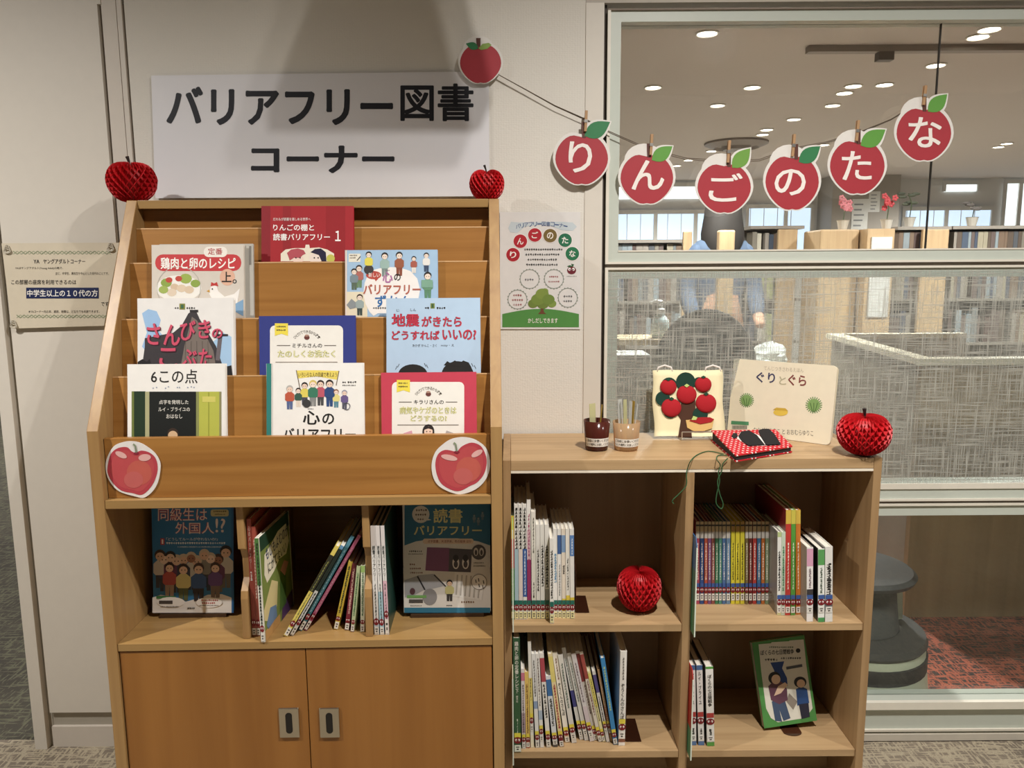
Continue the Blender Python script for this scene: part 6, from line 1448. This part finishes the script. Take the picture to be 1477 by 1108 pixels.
# wire easel
WIRE = P('D2CFC8', 0.3, 0.8)
t = thing('wire_easel', 'white wire easel holding the cream cloth bag picture', 'book stand', T((BL.x + BR.x) / 2, yb, Z0))
m = MB()
a, b_ = 0.0, 0.0
xl = atz(978, 630, ZTOP).x - (BL.x + BR.x) / 2; xr_ = atz(1022, 630, ZTOP).x - (BL.x + BR.x) / 2
m.tube([(xl, -0.018, 0.022), (xl, -0.018, 0.0025), (xl, 0.085, 0.002), (xl, 0.075, 0.10)], 0.0016, WIRE, 6); m.tube([(xr_, -0.018, 0.022), (xr_, -0.018, 0.0025), (xr_, 0.085, 0.002), (xr_, 0.075, 0.10)], 0.0016, WIRE, 6)
m.tube([(xl, -0.018, 0.022), (xr_, -0.018, 0.022)], 0.0016, WIRE, 6); m.tube([(xl, -0.018, 0.0025), (xr_, -0.018, 0.0025)], 0.0016, WIRE, 6); m.tube([(xl, 0.085, 0.002), (xr_, 0.085, 0.002)], 0.0016, WIRE, 6)
m.build('wire_frame', t)

# board book propped against the glass
BL, BR = atz(1048.8, 622.5, ZTOP + 0.0006), atz(1197, 642.5, ZTOP + 0.0006)
bwid = (BR - BL).length; u = (BR - BL).normalized(); n_ = Vector((-u.y, u.x, 0))
best = None
for k in range(5, 45):
    a = math.radians(k * 0.7); v = Vector((n_.x * math.sin(a), n_.y * math.sin(a), math.cos(a)))
    TL = BL + v * 0.2; M = frame3(BL, BR, TL); q = hit(1060.5, 517.5, M, 1, 0); e = abs(q.x + bwid / 2 - 0.004)
    q2 = hit(1207, 528, M, 1, 0); e += abs(q2.x - bwid / 2 + 0.001)
    if best is None or e < best[0]: best = (e, k, M, q.z)
Mg, gh = best[2], best[3]
Mg = Mg @ T(0, 0, 0.0)
TH = 0.014
t = thing('board_book', 'cream board book with blue and brown title propped against the window glass', 'book', Mg)
m = MB(); pts = []
for cx, cz, a0 in ((bwid / 2 - 0.012, gh - 0.012, 0), (-bwid / 2 + 0.004, gh - 0.004, 90), (-bwid / 2 + 0.004, 0.004, 180), (bwid / 2 - 0.012, 0.012, 270)):
    r = 0.012 if cx > 0 else 0.004
    for k in range(6): an = math.radians(a0 + 18 * k); pts.append((cx + r * math.cos(an), cz + r * math.sin(an)))
m.prism(pts, 0, TH * 0.25, P('EAE0C6', 0.4)); p = Print(m, Mg)
p.text('てんじつきさわるえほん', 1102, 528, 1159, 534, 'B9AE98', 2, 0.0, rise=-3.5)
p.text('ぐり', 1091, 536.5, 1118, 551.5, '3A3A5A', 2, 0.035, rise=-1.5); p.text('と', 1124, 543, 1134, 555, 'B5AD8E', 2, 0.02); p.text('ぐら', 1137, 540, 1163, 556, '7E3A34', 2, 0.035, rise=-1.5)
for cx, cy, r in ((1077, 577.5, 9.5), (1174, 584.5, 11)):
    for k in range(22):
        an = 2 * math.pi * k / 22; p.line(cx, cy, cx + r * 1.1 * math.cos(an), cy + r * 1.1 * math.sin(an), 1.3, '5E8A4A', 2)
    p.ell(cx, cy, r * 0.82, r * 0.8, '7FA25E', 3); 
    for k in (-0.4, 0, 0.4): p.line(cx + k * r * 0.4, cy + r * 0.9, cx + k * r * 1.2, cy - r * 0.3, 1.1, '4A6A34', 4)
p.ell(1126, 595, 10.5, 5, 'DDBE4C', 3); p.poly([(1115, 591), (1137, 593), (1133, 589), (1120, 588)], 'C9A63A', 4)
p.text('なかがわりえこ と おおむらゆりこ', 1087, 616, 1173, 624, '6E675C', 2, 0.0, rise=-5)
p.poly([(1054.5, 612), (1080, 613.5), (1080, 608.5), (1055, 607)], '4E8A62', 3); p.poly([(1055, 620), (1078, 621), (1079, 614), (1055.5, 612.5)], 'CFC9B6', 3)
for k in range(10): p.rect(1057 + k * 2.1, 614, 1058.2 + k * 2.1, 619, '4A4640', 4)
m.build('cover', t)
m = MB(); pts2 = [(x * 0.985, 0.0045 + z * 0.97) for x, z in pts]; m.prism(pts2, TH * 0.25 + 0.0001, TH * 0.8, P('B9AF98', 0.8)); m.build('pages', t)
m = MB(); m.prism([(x, 0.0048 + z * 0.97) for x, z in pts], TH * 0.8 + 0.0001, TH, P('D8CDB2', 0.4)); m.build('back_board', t)

# red polka-dot cloth book with black felt soles
ZF_, ZB_ = 0.017, 0.027                                   # its top lies a little higher at the back
bl, br = atz(1061, 657, ZTOP + ZF_), atz(1143, 643.5, ZTOP + ZF_)
tr, tl = atz(1119, 618.5, ZTOP + ZB_), atz(1026, 622, ZTOP + ZB_)
ctr = (bl + br + tr + tl) / 4; uu = (br - bl); ang = math.atan2(uu.y, uu.x)
Mc = T(ctr.x, ctr.y, Z0) @ Matrix.Rotation(ang, 4, 'Z')
I = Mc.inverted(); L4 = [(I @ q).to_2d() for q in (bl, br, tr, tl)]
yfro = (L4[0].y + L4[1].y) / 2; slope = (ZB_ - ZF_) / ((L4[2].y + L4[3].y) / 2 - yfro)
t = thing('cloth_book', 'red polka-dot cloth book with two black felt soles lying on the low bookshelf', 'cloth book', Mc)
POL = polka()
def flat(name, pts, z0, z1, mat, parent, k0=1, k1=1):
    """flat sheet between two heights that both rise towards the back (k = 1) or stay level (k = 0)"""
    n = len(pts); vs = [(a, b, z0 + k0 * slope * (b - yfro)) for a, b in pts] + [(a, b, z1 + k1 * slope * (b - yfro)) for a, b in pts]
    me = MB(); me.add(vs, [list(range(n)), list(range(2 * n - 1, n - 1, -1))] + [(i, i + n, (i + 1) % n + n, (i + 1) % n) for i in range(n)], mat)
    return me.build(name, parent)
inn = lambda k: [(a * k, b * k) for a, b in L4]
flat('lower_cover', L4, 0.0006, 0.003, POL, t, 0, 0)
flat('pages', inn(0.965), 0.0032, 0.0125, P('2A2626', 0.9), t, 0, 1)
flat('felt_page', inn(0.975), 0.0127, 0.0137, P('E8DEC8', 0.9), t)
top = flat('upper_cover', L4, 0.0139, 0.0168, POL, t)
def sole(name, pts, z0, z1, hexc):
    q = []
    for a, b in pts:
        zz = ZTOP + 0.017
        for _ in range(4):
            w = I @ atz(a, b, zz); zz = ZTOP + 0.017 + slope * (w.y - yfro)
        q.append((w.x, w.y))
    return flat(name, q, z0, z1, P(hexc, 1.0), t)
sole('white_rim', [(1063, 633), (1068, 624), (1080, 622.5), (1093, 628), (1100, 633), (1104, 641), (1103, 643.5), (1085, 644), (1073, 640)], 0.0170, 0.0182, 'EDE8E0')
sole('felt_sole', [(1065, 631), (1069, 624.5), (1080, 622.7), (1091, 629), (1103, 643.5), (1080, 644.5), (1070, 638)], 0.0184, 0.0204, '141214')
sole('felt_sole', [(1094, 622.5), (1100, 620.5), (1109, 620.5), (1117, 628), (1126, 642.5), (1105, 643.5), (1097, 631)], 0.0184, 0.0204, '141214')
sole('felt_spot', [(1055, 630), (1058, 625.5), (1063, 626), (1064, 631), (1059, 633.5)], 0.0170, 0.0186, '141214')
# green cords hanging from the cloth book over the shelf's front edge
GC = P('2E5A34', 0.8)
yfr = -0.3225
def cordp(px, py, z=None, y=None): return atz(px, py, z) if z is not None else at(px, py, y)
def smooth(pts, k=4):
    out = []
    for i in range(len(pts) - 1):
        p0, p1, p2, p3 = pts[max(i - 1, 0)], pts[i], pts[i + 1], pts[min(i + 2, len(pts) - 1)]
        for j in range(k):
            s_ = j / k; out.append(0.5 * ((2 * p1) + (p2 - p0) * s_ + (2 * p0 - 5 * p1 + 4 * p2 - p3) * s_ ** 2 + (3 * p1 - p0 - 3 * p2 + p3) * s_ ** 3))
    return out + [pts[-1]]
cA = [cordp(1044, 655, ZTOP + 0.002), cordp(1022, 651, ZTOP + 0.0018), cordp(1006, 656, ZTOP + 0.0018), cordp(997, 664, ZTOP + 0.0018), cordp(993, 672, y=yfr - 0.002), cordp(990, 684, y=yfr - 0.003), cordp(990, 700, y=yfr - 0.003), cordp(980, 712, y=yfr - 0.002), cordp(970, 722, y=yfr - 0.002), cordp(972, 727, y=yfr - 0.002)]
cB = [cordp(1049, 657, ZTOP + 0.002), cordp(1036, 657, ZTOP + 0.0018), cordp(1034, 663, ZTOP + 0.0018), cordp(1039, 671, y=yfr - 0.002), cordp(1036, 682, y=yfr - 0.003), cordp(1038, 694, y=yfr - 0.003), cordp(1034, 712, y=yfr - 0.003), cordp(1033, 726, y=yfr - 0.003), cordp(1040, 734, y=yfr - 0.003), cordp(1043, 727, y=yfr - 0.003), cordp(1038, 712, y=yfr - 0.004), cordp(1035, 694, y=yfr - 0.004), cordp(1041, 680, y=yfr - 0.004), cordp(1042, 670, y=yfr - 0.003), cordp(1050, 661, ZTOP + 0.003)]
for nm, lst in (('left', cA), ('loop', cB)):
    MB().tube([I @ q for q in smooth(lst)], 0.0013, GC, 6).build('green_cord', t, smooth=True)

# face-out novel in the lower right bay on a small stand
BL, BR = atz(1100, 1050.5, ZL2 + 0.012), atz(1179, 1041.5, ZL2 + 0.012)
yb = (BL.y + BR.y) / 2
BL = at(1102.5, 1051, yb - 0.01); BR = at(1178.5, 1039.5, yb + 0.004); TL = at(1086.5, 924, yb + 0.045)
Mn = frame3(BL, BR, TL); nw = (BR - BL).length; nh = hit(1128, 921, Mn, 1, 0).z
t = thing('paperback', 'green-bordered novel standing face out in the lower right bay of the low bookshelf', 'book', Mn)
m = MB(); th = 0.018
m.box(-nw / 2, nw / 2, 0, 0.0008, 0, nh, P('4E8A48', 0.35)); m.box(-nw / 2, nw / 2, th - 0.0008, th, 0, nh, P('4E8A48', 0.35)); m.box(nw / 2 - 0.0008, nw / 2, 0.0008, th - 0.0008, 0, nh, P('4E8A48', 0.35))
p = Print(m, Mn)
p.poly([(1094, 929.5), (1112, 928), (1113, 926.5), (1138, 925), (1139, 924), (1159, 922.5), (1163, 960), (1172, 1022), (1166, 1030), (1160, 1036), (1122, 1042), (1112, 1036), (1105, 1022), (1098, 970)], 'D6D2C4', 2)
p.ticks(1109, 932.5, 1144, 935, '5A6A54', 3); p.text('ぼくらの七日間戦争', 1097, 938, 1145, 945.5, '1E1C1A', 3, 0.03, rise=2); p.ell(1151, 938.5, 3.3, 3.3, '1E1C1A', 3, 14); p.ticks(1103, 950, 1121, 953.5, '3A3836', 3); p.ticks(1126, 948, 1154, 951, '3A3836', 3)
p.poly([(1111, 956), (1131, 954), (1128, 964), (1135, 978), (1136, 990), (1122, 984), (1116, 966)], '1C3C7A', 3); p.line(1134, 964, 1157, 960, 4, '4A4E54', 3)
p.poly([(1108, 990), (1118, 980), (1128, 984), (1135, 994), (1136, 1010), (1124, 1016), (1112, 1010)], '5E3A4A', 4); p.ell(1117, 978, 9, 9, '1E1A1A', 4); p.ell(1119, 980, 6.5, 7, 'E0C0A4', 5)
p.poly([(1113, 1012), (1130, 1004), (1140, 1036), (1130, 1040), (1124, 1024), (1128, 1041), (1118, 1040)], '3E4E68', 4); p.poly([(1122, 990), (1132, 984), (1136, 988), (1126, 1000), (1116, 1004)], 'E0C0A4', 6)
p.poly([(1148, 994), (1156, 990), (1164, 994), (1167, 1014), (1150, 1018)], '2A4A7C', 4); p.ell(1154, 984, 9, 8, '1E1C20', 4); p.ell(1155, 986, 6, 6, 'D8B698', 5); p.poly([(1152, 1016), (1166, 1014), (1168, 1034), (1156, 1037)], '2A2A3A', 4)
p.poly([(1138, 1000), (1150, 1012), (1144, 1024), (1134, 1012)], '8A8074', 3)
m.build('cover', t)
MB().box(-nw / 2 + 0.001, nw / 2 - 0.001, 0.001, th - 0.001, 0.002, nh - 0.002, P('B9B2A2', 0.8)).build('pages', t)
cs = (Mn @ Vector((0, 0, 0)))
t = thing('book_stand', 'small smoked brown stand under the green-bordered novel', 'book stand', T(cs.x, cs.y, ZL2 + 0.0004))
SB = clear_plastic('smoked_brown_stand', '4A2A1C', 0.75); hb = cs.z - ZL2 - 0.004
MB().prism([(0.024 * math.cos(math.pi * k / 10 + math.pi), -0.012 + 0.016 * math.sin(math.pi * k / 10 + math.pi)) for k in range(11)] + [(0.024, 0.06), (-0.024, 0.06)], 0, 0.002, SB, axis=2).build('foot', t)
MB().box(-0.02, 0.02, 0.062, 0.064, 0, 0.11, SB).build('rear_plate', t)

# unseen board added above the frame, its outline shaped to shade the white sign
hzw = lambda px, py: at(px, py, 0)
LP = Vector((LAMPX, LAMPY, LAMPZ)); YS = -0.62
def toward(px, py):
    w = hzw(px, py); f = (YS - LP.y) / (w.y - LP.y); return LP + (w - LP) * f
cn = [toward(388, 192), toward(690, 192), toward(706, 150), toward(672, 10), toward(655, -60), toward(470, -60), toward(446, 10), toward(410, 100), toward(385, 165)]
cz = sum((q.z for q in cn)) / len(cn); cx_ = sum((q.x for q in cn)) / len(cn)
t = thing('shadow_board', 'unseen board on two rods, added to cast the shadow on the white sign', 'sign', T(cx_, YS, cz))
MB().prism([(q.x - cx_, q.z - cz) for q in cn], -0.006, 0.006, P('E2DED6', 0.5)).build('board', t, bevel=0.002)
zm = max(q.z for q in cn) - cz
for s_ in (-0.05, 0.05): MB().tube([(s_, 0, zm - 0.002), (s_, 0, 2.75 - cz)], 0.003, P('B5B0A6', 0.3, 0.8), 8).build('rod', t)
bpy.data.objects.remove(_to); bpy.data.curves.remove(_tc)
